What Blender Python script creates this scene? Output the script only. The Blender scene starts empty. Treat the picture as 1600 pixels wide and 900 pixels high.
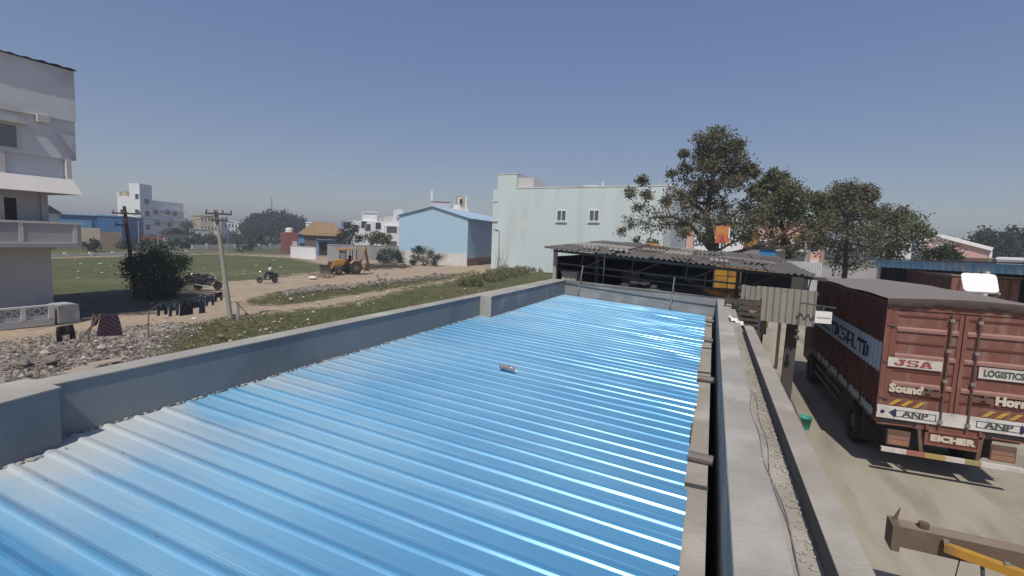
import bpy, math, random
import numpy as np
from mathutils import Vector, Matrix
R = math.radians
S = bpy.context.scene
COL = S.collection

# ------------------------------------------------------------------ camera
CAMH = 4.55
YAW, PITCH, ROLL = R(22.1), R(5.6), R(2.07)
FPX = 768.0
_F = Vector((-math.sin(YAW)*math.cos(PITCH), math.cos(YAW)*math.cos(PITCH), -math.sin(PITCH)))
_r = Vector((math.cos(YAW), math.sin(YAW), 0)); _u = _r.cross(_F)
_R = _r*math.cos(ROLL) + _u*math.sin(ROLL); _U = _R.cross(_F)
cam_d = bpy.data.cameras.new('camera'); cam = bpy.data.objects.new('camera', cam_d); COL.objects.link(cam)
cam_d.sensor_width = 36; cam_d.lens = FPX/1600*36; cam_d.clip_start = .05; cam_d.clip_end = 8000
M4 = Matrix.Identity(4)
for i in range(3):
    M4[i][0] = _R[i]; M4[i][1] = _U[i]; M4[i][2] = -_F[i]
M4[2][3] = CAMH
cam.matrix_world = M4
S.camera = cam

# ------------------------------------------------------------------ sky, sun, exposure
SUN_EL = R(56); SUN_DIR = Vector((0.18, -0.984, 0)).normalized()      # horizontal direction towards the sun
w = bpy.data.worlds.new('World'); S.world = w; w.use_nodes = True
nt = w.node_tree; bg = nt.nodes['Background']
sky = nt.nodes.new('ShaderNodeTexSky'); sky.sky_type = 'NISHITA'; sky.sun_disc = False
sky.sun_elevation = SUN_EL; sky.sun_rotation = math.atan2(SUN_DIR.x, SUN_DIR.y)
sky.air_density = 1.0; sky.dust_density = .7; sky.ozone_density = 3.0; sky.altitude = 0
hs = nt.nodes.new('ShaderNodeHueSaturation'); hs.inputs['Saturation'].default_value = 1.7; hs.inputs['Value'].default_value = 1.6
hs.inputs['Hue'].default_value = .522
gmn = nt.nodes.new('ShaderNodeGamma'); gmn.inputs[1].default_value = .45; nt.links.new(sky.outputs[0], gmn.inputs[0]); nt.links.new(gmn.outputs[0], hs.inputs['Color']); nt.links.new(hs.outputs[0], bg.inputs[0]); bg.inputs[1].default_value = 0.14
sd = bpy.data.lights.new('sun', 'SUN'); sd.energy = 3.9; sd.angle = R(.6); sd.color = (1, .94, .85)
so = bpy.data.objects.new('sun', sd); COL.objects.link(so)
tos = Vector((SUN_DIR.x*math.cos(SUN_EL), SUN_DIR.y*math.cos(SUN_EL), math.sin(SUN_EL)))
so.rotation_euler = tos.to_track_quat('Z', 'Y').to_euler(); so.location = (0, -20, 40)
S.view_settings.view_transform = 'Standard'; S.view_settings.look = 'None'
S.view_settings.exposure = -0.06; S.view_settings.gamma = 1
S.render.engine = 'CYCLES'
S.cycles.volume_bounces = 0; S.cycles.max_bounces = 6; S.cycles.volume_step_rate = 10; S.cycles.volume_max_steps = 32

# ------------------------------------------------------------------ survey helpers: real points measured along sight lines
CAM = Vector((0, 0, CAMH))
def ray(x, y): return _R*((x-800)/FPX) - _U*((y-450)/FPX) + _F
def G(x, y, h=0.0):
    d = ray(x, y); return CAM + d*((h-CAMH)/d.z)
def A(x, y, rng):                      # point at horizontal range rng
    d = ray(x, y); return CAM + d*(rng/math.hypot(d.x, d.y))
def AZ(x): d = ray(x, 380); return math.atan2(-d.x, d.y)     # angle left of +Y

# ------------------------------------------------------------------ materials
MATS = {}
def M(name, c1, c2=None, sc=3.0, rough=.8, bump=0.0, bsc=30.0, metal=0.0, spec=.4, c3=None, sc3=.6, stretch=None, contrast=.25):
    if name in MATS: return MATS[name]
    m = bpy.data.materials.new(name); m.use_nodes = True; MATS[name] = m
    n = m.node_tree.nodes; l = m.node_tree.links; b = n['Principled BSDF']
    b.inputs['Roughness'].default_value = rough; b.inputs['Metallic'].default_value = metal
    b.inputs['Specular IOR Level'].default_value = spec
    tc = n.new('ShaderNodeTexCoord'); vec = tc.outputs['Object']
    if stretch:
        mp = n.new('ShaderNodeMapping'); mp.inputs['Scale'].default_value = stretch
        l.new(vec, mp.inputs[0]); vec = mp.outputs[0]
    if c2 is None: c2 = tuple(min(1, v*.82) for v in c1)
    no = n.new('ShaderNodeTexNoise'); no.inputs['Scale'].default_value = sc; no.inputs['Detail'].default_value = 8; no.inputs['Roughness'].default_value = .65
    l.new(vec, no.inputs['Vector'])
    rp = n.new('ShaderNodeValToRGB'); rp.color_ramp.elements[0].position = .5-contrast; rp.color_ramp.elements[1].position = .5+contrast
    rp.color_ramp.elements[0].color = (*c1, 1); rp.color_ramp.elements[1].color = (*c2, 1)
    l.new(no.outputs['Fac'], rp.inputs[0]); out = rp.outputs[0]
    if c3:
        n3 = n.new('ShaderNodeTexNoise'); n3.inputs['Scale'].default_value = sc3; n3.inputs['Detail'].default_value = 6
        l.new(vec, n3.inputs['Vector'])
        r3 = n.new('ShaderNodeValToRGB'); r3.color_ramp.elements[0].position = .5; r3.color_ramp.elements[1].position = .68
        l.new(n3.outputs['Fac'], r3.inputs[0])
        mx = n.new('ShaderNodeMixRGB'); l.new(r3.outputs[0], mx.inputs[0]); l.new(out, mx.inputs[1]); mx.inputs[2].default_value = (*c3, 1); out = mx.outputs[0]
    l.new(out, b.inputs['Base Color'])
    if bump:
        nb = n.new('ShaderNodeTexNoise'); nb.inputs['Scale'].default_value = bsc; nb.inputs['Detail'].default_value = 6
        l.new(tc.outputs['Object'], nb.inputs['Vector'])
        bp = n.new('ShaderNodeBump'); bp.inputs['Strength'].default_value = min(1, bump); bp.inputs['Distance'].default_value = .02
        l.new(nb.outputs['Fac'], bp.inputs['Height']); l.new(bp.outputs[0], b.inputs['Normal'])
    return m
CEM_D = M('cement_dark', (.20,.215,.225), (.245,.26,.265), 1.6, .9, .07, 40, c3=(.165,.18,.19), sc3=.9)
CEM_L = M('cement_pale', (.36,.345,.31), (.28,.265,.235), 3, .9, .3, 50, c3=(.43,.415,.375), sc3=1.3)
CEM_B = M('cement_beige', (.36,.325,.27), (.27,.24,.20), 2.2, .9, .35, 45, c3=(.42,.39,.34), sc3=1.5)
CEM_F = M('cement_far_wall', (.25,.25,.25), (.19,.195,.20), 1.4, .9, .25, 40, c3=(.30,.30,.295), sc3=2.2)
PLASTER = M('grey_plaster', (.43,.425,.425), (.36,.36,.365), .5, .9, .2, 20, c3=(.29,.29,.30), sc3=.35)
PLAST_SUN = M('sunlit_plaster', (.66,.68,.70), (.55,.57,.60), .45, .9, .2, 20, c3=(.42,.43,.45), sc3=.5)  # grazing sun on the upper walls is put into this paler colour
PLAST_L = M('pale_plaster', (.58,.56,.54), (.50,.48,.47), .8, .9, .15, 20)
WHITE = M('white_wall', (.78,.79,.80), (.66,.67,.68), .35, .85)
WHITE_D = M('white_wall_stained', (.68,.68,.66), (.50,.49,.46), .5, .9, c3=(.42,.38,.33), sc3=.4)
MINT = M('mint_wall', (.56,.64,.65), (.52,.60,.61), .35, .9, .1, 6, c3=(.49,.555,.56), sc3=.5, stretch=(1.2,1.2,.16))
SHEDBLUE = M('blue_sheet_wall', (.40,.57,.70), (.36,.53,.66), .3, .5)
SHEDBLUE2 = M('blue_sheet_roof', (.42,.57,.66), (.38,.52,.62), .5, .5)
FARBLUE = M('far_blue', (.02,.10,.25), (.03,.13,.30), .2, .6)
TEAL = M('far_teal', (.10,.32,.48), (.08,.26,.42), .2, .6)
PEACH = M('peach_wall', (.62,.38,.28), (.55,.34,.26), .3, .85)
PEACH2 = M('peach_shed_wall', (.60,.38,.33), (.55,.34,.29), .4, .8)
BEIGE = M('beige_wall', (.50,.43,.30), (.42,.36,.26), .4, .9)
BRICK = M('red_brick', (.28,.10,.07), (.20,.075,.055), 2, .9)
BLUEH = M('blue_house_wall', (.14,.26,.48), (.11,.21,.40), .4, .9)
THATCH = M('thatch', (.33,.22,.12), (.24,.15,.08), 1.2, 1, .8, 8, stretch=(1, 1, 5))
GLASS = M('dark_glass', (.03,.035,.04), (.05,.055,.06), .8, .15, spec=.6)
DARK = M('dark_void', (.02,.02,.022), (.03,.03,.03), 1, .9)
CONC_POLE = M('pole_concrete', (.36,.34,.30), (.29,.27,.24), 4, .9)
DARK_POLE = M('pole_dark', (.055,.05,.045), (.08,.07,.06), 3, .8)
STEEL = M('dark_steel', (.055,.055,.06), (.09,.085,.08), 5, .6, spec=.4)
RUST = M('rusty_steel', (.10,.06,.045), (.16,.10,.07), 7, .8)
STEELG = M('grey_steel', (.26,.25,.235), (.20,.19,.18), 9, .6)
ASB = M('asbestos_sheet', (.165,.15,.135), (.10,.092,.085), 2.5, .95, .3, 40, c3=(.22,.21,.195), sc3=1.1)
ASB_L = M('asbestos_sheet_pale', (.34,.315,.275), (.27,.25,.22), 3, .95, .2, 60, c3=(.34,.32,.29), sc3=2)
PIPE = M('grey_pvc', (.17,.145,.135), (.13,.115,.11), 12, .5)
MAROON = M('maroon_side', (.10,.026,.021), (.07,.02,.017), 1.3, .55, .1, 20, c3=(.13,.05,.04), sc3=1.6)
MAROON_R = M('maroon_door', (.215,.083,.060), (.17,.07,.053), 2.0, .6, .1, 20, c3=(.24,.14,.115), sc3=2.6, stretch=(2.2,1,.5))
MAROON_H = M('pale_pink_ledge', (.30,.165,.14), (.25,.13,.11), 4, .7)  # ledges paler than the door sheet
MAROON_D = M('maroon_groove', (.10,.03,.025), (.13,.04,.03), 5, .8)
PBLUE = M('pale_blue_paint', (.45,.53,.62), (.38,.46,.56), 6, .6)
NAVY = M('navy_paint', (.015,.025,.06), (.03,.04,.09), 8, .6)
TARP = M('tarpaulin', (.23,.20,.18), (.185,.16,.145), 1.2, .9, .3, 12, c3=(.21,.175,.155), sc3=2)
TARP_D = M('tarpaulin_hem', (.10,.075,.07), (.075,.055,.052), 5, .9, .3, 20)
CREAM = M('cream_paint', (.62,.56,.45), (.50,.44,.34), 9, .7)
SIGNW = M('sign_white', (.60,.57,.53), (.50,.46,.42), 6, .7, c3=(.44,.36,.32), sc3=4)
SIGNR = M('sign_red', (.32,.07,.05), (.26,.05,.04), 8, .7)
SIGNG = M('sign_dark_green', (.05,.06,.055), (.09,.10,.09), 9, .7)
YEL = M('hazard_yellow', (.52,.33,.05), (.42,.26,.05), 8, .6)
JYEL = M('machine_yellow', (.55,.29,.035), (.40,.21,.04), 3, .55, c3=(.22,.14,.07), sc3=2.2)
JTAN = M('machine_faded_yellow', (.45,.28,.12), (.36,.22,.10), 3, .7)
RUBBER = M('rubber', (.022,.021,.02), (.05,.042,.035), 4, .9)
HUBM = M('hub_brown', (.14,.09,.07), (.20,.13,.09), 6, .8)
GREEN_P = M('bucket_green', (.03,.30,.24), (.025,.24,.19), 8, .5)
WPLAST = M('white_plastic', (.78,.78,.76), (.70,.70,.68), 4, .6)
WPANEL = M('white_panel', (.86,.87,.86), (.82,.83,.82), 1, .5)
BARK = M('bark', (.075,.055,.042), (.05,.036,.028), 5, .95, .5, 20)
SKIN = M('skin', (.16,.085,.05), (.14,.075,.045), 10, .6)
SHIRT = M('white_shirt', (.70,.72,.72), (.60,.62,.63), 8, .9)
TROUS = M('dark_trousers', (.03,.032,.04), (.045,.045,.05), 8, .9)
HAIR = M('black_hair', (.01,.01,.01), (.015,.015,.015), 10, .7)
BPAINT = M('black_paint', (.015,.015,.018), (.03,.03,.03), 4, .3, spec=.6)
SILVER = M('silver_metal', (.45,.45,.46), (.35,.35,.36), 4, .35, metal=.6)
WOOD = M('weathered_wood', (.20,.15,.105), (.13,.095,.07), 5, .95, .3, 30, stretch=(1, 1, 1))
BROWNB = M('brown_beam', (.115,.075,.055), (.16,.115,.085), 5, .75, .2, 30)
BROWNT = M('brown_beam_pale', (.26,.20,.15), (.20,.15,.115), 4, .85)  # paler brown for the beam top and the cross beam
CLD = M('denim_dark', (.035,.045,.07), (.055,.065,.09), 12, .95)
CLG = M('cloth_charcoal', (.035,.03,.03), (.05,.04,.038), 12, .95)
CLM = M('cloth_maroon', (.09,.03,.03), (.06,.025,.028), 12, .95)
CLB = M('cloth_grey_blue', (.10,.13,.17), (.07,.10,.13), 12, .95)
ROCK = M('rubble_stone', (.25,.215,.18), (.13,.11,.095), 6, .95, .3, 30, c3=(.34,.31,.28), sc3=.5)
ROCKL = M('pale_stone', (.48,.44,.41), (.38,.34,.31), 5, .95, .2, 20)
BRICKL = M('old_brick', (.30,.16,.11), (.22,.12,.09), 6, .95)
CARTON = M('carton', (.36,.29,.23), (.30,.24,.19), 4, .9)

def leafmat(name, c1, c2, sc=.6):
    m = M(name, c1, c2, sc, .7, spec=.25)
    n = m.node_tree.nodes; b = n['Principled BSDF']; l = m.node_tree.links
    oi = n.new('ShaderNodeTexNoise'); oi.inputs['Scale'].default_value = 9
    tc = n.new('ShaderNodeTexCoord'); l.new(tc.outputs['Object'], oi.inputs['Vector'])
    src = b.inputs['Base Color'].links[0].from_socket
    hv = n.new('ShaderNodeHueSaturation'); mr = n.new('ShaderNodeMapRange')
    mr.inputs['To Min'].default_value = .5; mr.inputs['To Max'].default_value = 2.0
    l.new(oi.outputs['Fac'], mr.inputs[0]); l.new(mr.outputs[0], hv.inputs['Value']); l.new(src, hv.inputs['Color']); l.new(hv.outputs[0], b.inputs['Base Color'])
    b.inputs['Subsurface Weight'].default_value = 0
    tr = n.new('ShaderNodeBsdfTranslucent'); mix = n.new('ShaderNodeMixShader'); mix.inputs[0].default_value = .22
    l.new(hv.outputs[0], tr.inputs[0]); l.new(b.outputs[0], mix.inputs[1]); l.new(tr.outputs[0], mix.inputs[2])
    l.new(mix.outputs[0], n['Material Output'].inputs['Surface'])
    return m
L_NEEM = leafmat('leaf_neem', (.085,.095,.05), (.13,.115,.072))
L_DRY = leafmat('leaf_dry', (.085,.082,.05), (.06,.065,.035))
L_DARK = leafmat('leaf_dark', (.022,.042,.020), (.035,.055,.028))
L_FAR = leafmat('leaf_far', (.022,.040,.025), (.035,.052,.032), .15)
L_GREEN = leafmat('leaf_green', (.075,.10,.042), (.13,.125,.065))
L_GRASS = leafmat('leaf_grass', (.10,.12,.045), (.17,.155,.08))

# blue corrugated roof: glossy paint, settled dust near the left wall
ZR_R, SLO_R = 2.755, -.075
def roof_mat():
    m = bpy.data.materials.new('blue_roof_sheet'); m.use_nodes = True
    n = m.node_tree.nodes; l = m.node_tree.links; b = n['Principled BSDF']
    tc = n.new('ShaderNodeTexCoord'); sx = n.new('ShaderNodeSeparateXYZ'); l.new(tc.outputs['Object'], sx.inputs[0])
    def noise(sc, st, det=6):
        mp = n.new('ShaderNodeMapping'); mp.inputs['Scale'].default_value = st; l.new(tc.outputs['Object'], mp.inputs[0])
        k = n.new('ShaderNodeTexNoise'); k.inputs['Scale'].default_value = sc; k.inputs['Detail'].default_value = det; l.new(mp.outputs[0], k.inputs['Vector']); return k.outputs['Fac']
    def math_(op, a, b_, clamp=False):
        k = n.new('ShaderNodeMath'); k.operation = op; k.use_clamp = clamp
        for i, v in enumerate((a, b_)):
            if isinstance(v, (int, float)): k.inputs[i].default_value = v
            else: l.new(v, k.inputs[i])
        return k.outputs[0]
    base = n.new('ShaderNodeValToRGB'); base.color_ramp.elements[0].color = (.065,.33,.60,1); base.color_ramp.elements[1].color = (.09,.37,.64,1)
    base.color_ramp.elements[0].position = .35; base.color_ramp.elements[1].position = .65
    l.new(noise(.5, (1,1,1)), base.inputs[0])
    # dust: film everywhere, heavier in streaks and close to the wall at x = -4.8
    film = math_('MULTIPLY', math_('SUBTRACT', noise(.45, (1,1,1), 8), .28), 1.15, True)
    streak = math_('MULTIPLY', math_('SUBTRACT', noise(1.0, (.5, 9, 1), 5), .50), 3.5, True)
    mr = n.new('ShaderNodeMapRange'); mr.inputs['From Min'].default_value = -2.7; mr.inputs['From Max'].default_value = -4.0; mr.inputs['To Min'].default_value = 0; mr.inputs['To Max'].default_value = 1
    l.new(sx.outputs['X'], mr.inputs[0])
    mry = n.new('ShaderNodeMapRange'); mry.inputs['From Min'].default_value = 5.0; mry.inputs['From Max'].default_value = 1.2; mry.inputs['To Min'].default_value = .22; mry.inputs['To Max'].default_value = 1
    l.new(sx.outputs['Y'], mry.inputs[0])
    edge = math_('MULTIPLY', math_('MULTIPLY', mr.outputs[0], math_('MULTIPLY', math_('SUBTRACT', noise(.8, (1, 1.8, 1), 9), .43), 8.0, True)), mry.outputs[0], True)
    dust = math_('MAXIMUM', math_('ADD', math_('ADD', math_('MULTIPLY', film, .9), .28, True), math_('MULTIPLY', streak, .22), True), edge)
    mr2 = n.new('ShaderNodeMapRange'); mr2.inputs['From Min'].default_value = -.4; mr2.inputs['From Max'].default_value = -2.4; mr2.inputs['To Min'].default_value = .35; mr2.inputs['To Max'].default_value = 1
    l.new(sx.outputs['X'], mr2.inputs[0]); dust = math_('MULTIPLY', dust, mr2.outputs[0])
    h_ = math_('SUBTRACT', sx.outputs['Z'], math_('ADD', math_('MULTIPLY', sx.outputs['X'], SLO_R), ZR_R))
    mh = n.new('ShaderNodeMapRange'); mh.inputs['From Min'].default_value = .004; mh.inputs['From Max'].default_value = .012; mh.inputs['To Min'].default_value = 1; mh.inputs['To Max'].default_value = .55
    l.new(h_, mh.inputs[0]); dust = math_('MULTIPLY', dust, mh.outputs[0])
    my = n.new('ShaderNodeMapRange'); my.inputs['From Min'].default_value = 1.20; my.inputs['From Max'].default_value = 1.24; my.inputs['To Min'].default_value = .30; my.inputs['To Max'].default_value = 1
    l.new(sx.outputs['Y'], my.inputs[0]); dust = math_('MAXIMUM', math_('MULTIPLY', dust, my.outputs[0]), math_('MULTIPLY', edge, .9))
    patch = math_('MULTIPLY', math_('SUBTRACT', noise(1.1, (1, 2.5, 1), 7), .62), 7.0, True)
    dust = math_('MAXIMUM', dust, math_('MULTIPLY', patch, .5))
    mx = n.new('ShaderNodeMixRGB'); l.new(dust, mx.inputs[0]); l.new(base.outputs[0], mx.inputs[1]); mx.inputs[2].default_value = (.31,.455,.54,1)
    mx2 = n.new('ShaderNodeMixRGB'); l.new(math_('MULTIPLY', edge, .9), mx2.inputs[0]); l.new(mx.outputs[0], mx2.inputs[1]); mx2.inputs[2].default_value = (.49,.475,.44,1)
    l.new(mx2.outputs[0], b.inputs['Base Color'])
    rr = n.new('ShaderNodeMapRange'); rr.inputs['To Min'].default_value = .25; rr.inputs['To Max'].default_value = .75; l.new(dust, rr.inputs[0]); l.new(rr.outputs[0], b.inputs['Roughness'])
    for nm_, a_, c_ in (('Specular IOR Level', 1.0, .15), ('Metallic', .32, 0.0)):
        q_ = n.new('ShaderNodeMapRange'); q_.inputs['From Min'].default_value = .25; q_.inputs['From Max'].default_value = .62; q_.inputs['To Min'].default_value = a_; q_.inputs['To Max'].default_value = c_; l.new(dust, q_.inputs[0]); l.new(q_.outputs[0], b.inputs[nm_])
    bp = n.new('ShaderNodeBump'); bp.inputs['Strength'].default_value = .12; bp.inputs['Distance'].default_value = .01
    l.new(noise(5, (1,1,1)), bp.inputs['Height']); l.new(bp.outputs[0], b.inputs['Normal'])
    return m
ROOF = roof_mat()
def check_mat():
    m = bpy.data.materials.new('checked_cloth'); m.use_nodes = True
    n = m.node_tree.nodes; l = m.node_tree.links; b = n['Principled BSDF']; b.inputs['Roughness'].default_value = .95
    tc = n.new('ShaderNodeTexCoord'); ck = n.new('ShaderNodeTexChecker'); ck.inputs['Scale'].default_value = 13
    ck.inputs['Color1'].default_value = (.11,.035,.045,1); ck.inputs['Color2'].default_value = (.22,.15,.18,1)
    l.new(tc.outputs['Object'], ck.inputs['Vector']); l.new(ck.outputs[0], b.inputs['Base Color']); return m
CHECK = check_mat()

# ------------------------------------------------------------------ mesh builder
class MB:
    def __init__(s): s.v = []; s.f = []
    def add(s, vs, fs):
        k = len(s.v); s.v += [tuple(v) for v in vs]; s.f += [tuple(i+k for i in f) for f in fs]; return s
    def box(s, x0, y0, z0, x1, y1, z1):
        return s.add([(x0,y0,z0),(x1,y0,z0),(x1,y1,z0),(x0,y1,z0),(x0,y0,z1),(x1,y0,z1),(x1,y1,z1),(x0,y1,z1)],
                     [(0,3,2,1),(4,5,6,7),(0,1,5,4),(1,2,6,5),(2,3,7,6),(3,0,4,7)])
    def prism(s, poly, z0, z1):
        n = len(poly); a = sum(poly[i][0]*poly[(i+1)%n][1]-poly[(i+1)%n][0]*poly[i][1] for i in range(n))
        if a < 0: poly = poly[::-1]
        f0 = (lambda p: z0(p)) if callable(z0) else (lambda p: z0); f1 = (lambda p: z1(p)) if callable(z1) else (lambda p: z1)
        return s.add([(p[0],p[1],f0(p)) for p in poly]+[(p[0],p[1],f1(p)) for p in poly],
                     [tuple(range(n))[::-1], tuple(range(n,2*n))]+[(i,(i+1)%n,(i+1)%n+n,i+n) for i in range(n)])
    def hull(s, prof, axis, a0, a1):     # closed 2D profile extruded along an axis ('y': profile in xz, 'x': profile in yz)
        n = len(prof)
        if axis == 'y': V = [(p[0],a0,p[1]) for p in prof]+[(p[0],a1,p[1]) for p in prof]
        else: V = [(a0,p[0],p[1]) for p in prof]+[(a1,p[0],p[1]) for p in prof]
        return s.add(V, [tuple(range(n)), tuple(range(n,2*n))[::-1]]+[(i,i+n,(i+1)%n+n,(i+1)%n) for i in range(n)])
    def tube(s, pts, r, n=6, cap=True):
        pts = [Vector(p) for p in pts]; rs = r if isinstance(r, (list, tuple)) else [r]*len(pts)
        V = []; F = []
        for i, p in enumerate(pts):
            d = (pts[min(i+1, len(pts)-1)]-pts[max(i-1, 0)])
            d = d.normalized() if d.length > 1e-9 else Vector((0,0,1))
            u = d.cross(Vector((0,0,1)) if abs(d.z) < .9 else Vector((1,0,0))).normalized(); v = d.cross(u)
            for k in range(n):
                a = 2*math.pi*k/n+math.pi/n; V.append(p+u*(rs[i]*math.cos(a))+v*(rs[i]*math.sin(a)))
        for i in range(len(pts)-1):
            for k in range(n): F.append((i*n+k, i*n+(k+1)%n, (i+1)*n+(k+1)%n, (i+1)*n+k))
        if cap: F.append(tuple(range(n))[::-1]); F.append(tuple(range(len(V)-n, len(V))))
        return s.add(V, F)
    def bar(s, a, b, w_, h_, up=(0,0,1)):
        a = Vector(a); b = Vector(b); d = (b-a).normalized(); up = Vector(up)
        u = d.cross(up).normalized()*(w_/2); v = u.cross(d).normalized()*(h_/2)
        V = [p+i*u+j*v for p in (a, b) for i, j in ((-1,-1),(1,-1),(1,1),(-1,1))]
        return s.add(V, [(0,1,2,3),(7,6,5,4),(0,4,5,1),(1,5,6,2),(2,6,7,3),(3,7,4,0)])
    def quad(s, a, b, c, d): return s.add([a,b,c,d], [(0,1,2,3)])
    def wheel(s, c, r, w_, axis='y', n=20, hub=False):
        c = Vector(c); prof = [(r*.55,-w_/2),(r*.92,-w_/2),(r,-w_*.3),(r,w_*.3),(r*.92,w_/2),(r*.55,w_/2)] if not hub else [(0.001,-w_*.3),(r*.3,-w_*.42),(r*.56,-w_*.3),(r*.56,w_*.3),(r*.3,w_*.42),(0.001,w_*.3)]
        V = []; F = []; m = len(prof)
        for k in range(n):
            a = 2*math.pi*k/n
            for rr, o in prof:
                V.append(c+(Vector((rr*math.cos(a), o, rr*math.sin(a))) if axis == 'y' else Vector((o, rr*math.cos(a), rr*math.sin(a)))))
        for k in range(n):
            for j in range(m-(1 if hub else 0)):
                F.append((k*m+j, k*m+(j+1)%m, ((k+1)%n)*m+(j+1)%m, ((k+1)%n)*m+j))
        return s.add(V, F)
    def rock(s, c, r, rng, flat=.7):
        t = (1+5**.5)/2; base = [(-1,t,0),(1,t,0),(-1,-t,0),(1,-t,0),(0,-1,t),(0,1,t),(0,-1,-t),(0,1,-t),(t,0,-1),(t,0,1),(-t,0,-1),(-t,0,1)]
        F = [(0,11,5),(0,5,1),(0,1,7),(0,7,10),(0,10,11),(1,5,9),(5,11,4),(11,10,2),(10,7,6),(7,1,8),(3,9,4),(3,4,2),(3,2,6),(3,6,8),(3,8,9),(4,9,5),(2,4,11),(6,2,10),(8,6,7),(9,8,1)]
        e = Matrix.Rotation(rng.uniform(0,6.28), 3, 'Z'); sx, sy = rng.uniform(.7,1.3), rng.uniform(.6,1.1)
        V = []
        for b_ in base:
            q = Vector(b_)/1.9*rng.uniform(.75,1.15); q = Vector((q.x*sx, q.y*sy, q.z*flat)); q = e@q; V.append(Vector(c)+q*r)
        return s.add(V, F)
    def mesh(s, name, mat):
        me = bpy.data.meshes.new(name); me.from_pydata(s.v, [], s.f); me.validate(); me.update()
        if mat: me.materials.append(mat)
        return me
    def build(s, name, mat, parent=None, world=True, smooth=False, **kw):
        me = s.mesh(name, mat)
        if smooth: me.polygons.foreach_set('use_smooth', [True]*len(me.polygons))
        return link(name, me, parent, world, **kw)
def link(name, me, parent=None, world=True, **kw):
    o = bpy.data.objects.new(name, me); COL.objects.link(o)
    if parent:
        o.parent = parent
        if world: o.matrix_parent_inverse = ANC(parent).inverted()
    for k, v in kw.items(): o[k] = v
    return o
def ANC(o):
    m = o.matrix_basis.copy()
    if o.parent: m = ANC(o.parent) @ o.matrix_parent_inverse @ m
    return m
def thing(name, label, cat, loc=(0,0,0), rz=0, group=None):
    o = bpy.data.objects.new(name, None); COL.objects.link(o); o.location = loc; o.rotation_euler = (0,0,rz)
    o.empty_display_size = .2
    o['label'] = label; o['category'] = cat
    if group: o['group'] = group
    return o
def tag(o, label, cat, group=None):
    o['label'] = label; o['category'] = cat
    if group: o['group'] = group
    return o
def struct(o): o['kind'] = 'structure'; return o
KIDS = {}
def kids(o): return [c for c in bpy.data.objects if c.parent == o]
def dup(root, loc, rz, label, scale=1):
    def cp(o, p):
        c = o.copy(); COL.objects.link(c)
        if p: c.parent = p
        for ch in kids(o): cp(ch, c)
        return c
    r_ = cp(root, None); r_.location = loc; r_.rotation_euler = (0,0,rz); r_['label'] = label
    r_.scale = (scale,)*3
    return r_
def text_mesh(s_, size, mat, bold=0.0, ext=.002, narrow=1.0):
    cu = bpy.data.curves.new('lettering', 'FONT'); cu.body = s_; cu.size = size; cu.extrude = ext; cu.offset = bold; cu.align_x = 'CENTER'; cu.align_y = 'CENTER'
    cu.resolution_u = 3
    ob = bpy.data.objects.new('t', cu); me = bpy.data.meshes.new_from_object(ob); bpy.data.objects.remove(ob); bpy.data.curves.remove(cu)
    if narrow != 1:
        for v in me.vertices: v.co.x *= narrow
    me.materials.clear(); me.materials.append(mat); return me
def put_text(s_, size, mat, center, xdir, ydir, parent, bold=0.0, narrow=1.0, name='lettering', world=True):
    me = text_mesh(s_, size, mat, bold, narrow=narrow)
    X = Vector(xdir).normalized(); Y = Vector(ydir).normalized(); Z = X.cross(Y)
    T = Matrix((( X.x,Y.x,Z.x,center[0]),(X.y,Y.y,Z.y,center[1]),(X.z,Y.z,Z.z,center[2]),(0,0,0,1)))
    me.transform(T)
    return link(name, me, parent, world)

# window: frame plus pane, local frame with facade at y=0 facing -y
WM = {}
def window(parent, x, z, w_, h_, mat=WHITE, pane=GLASS, y=0, split=1, name='window', d=.06, fw=.07):
    key = (round(w_,2), round(h_,2), mat.name, pane.name, split)
    if key not in WM:
        b = MB(); b.box(-w_/2-fw,-d,-h_/2-fw, w_/2+fw,0,-h_/2); b.box(-w_/2-fw,-d,h_/2, w_/2+fw,0,h_/2+fw)
        b.box(-w_/2-fw,-d,-h_/2, -w_/2,0,h_/2); b.box(w_/2,-d,-h_/2, w_/2+fw,0,h_/2)
        for k in range(1, split+1 if split > 1 else 1):
            if k < split: xx = -w_/2+w_*k/split; b.box(xx-fw*.5,-d,-h_/2, xx+fw*.5,-.012,h_/2)
        p = MB(); p.box(-w_/2,-.012,-h_/2, w_/2,.01,h_/2)
        WM[key] = (b.mesh('window', mat), p.mesh('pane', pane))
    a = link(name, WM[key][0], parent, False); a.location = (x, y, z)
    c = link('pane', WM[key][1], a, False)
    return a

# ------------------------------------------------------------------ ground
rng = random.Random(7); nrg = np.random.default_rng(5)
def poly(px): return [tuple(G(x, y)[:2]) for x, y in px]
P_FIELD = poly([(-160,412),(60,404),(330,397),(455,403),(500,412),(560,415),(600,415),(560,419),(500,424),(405,436),(345,440),(240,456),(150,470),(85,482),(-100,500)])
P_FAR = poly([(-200,402),(60,400),(315,393),(455,398),(640,398),(640,385),(455,376),(300,376),(60,380),(-200,386)])
P_VERGE = poly([(262,540),(300,512),(345,497),(400,491),(520,478),(600,462),(640,449),(700,440),(760,428),(868,414),(1000,414),(1000,470),(760,470),(600,520),(250,575)])
P_STRIP = poly([(395,468),(440,455),(520,450),(600,442),(690,430),(742,424),(700,436),(600,452),(540,461),(450,476),(400,476)])
P_SHADED_SOIL = poly([(60,458),(150,456),(230,446),(300,448),(345,458),(330,468),(250,488),(180,492),(115,500),(60,506)])  # dark earth, with the grey building's shadow painted in as well
P_RUB = poly([(-200,560),(0,532),(120,520),(235,508),(320,503),(262,545),(200,600),(-200,800)])
P_SAND = poly([(345,475),(420,478),(560,462),(700,440),(745,422),(720,418),(560,436),(430,452),(360,455)])
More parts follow.
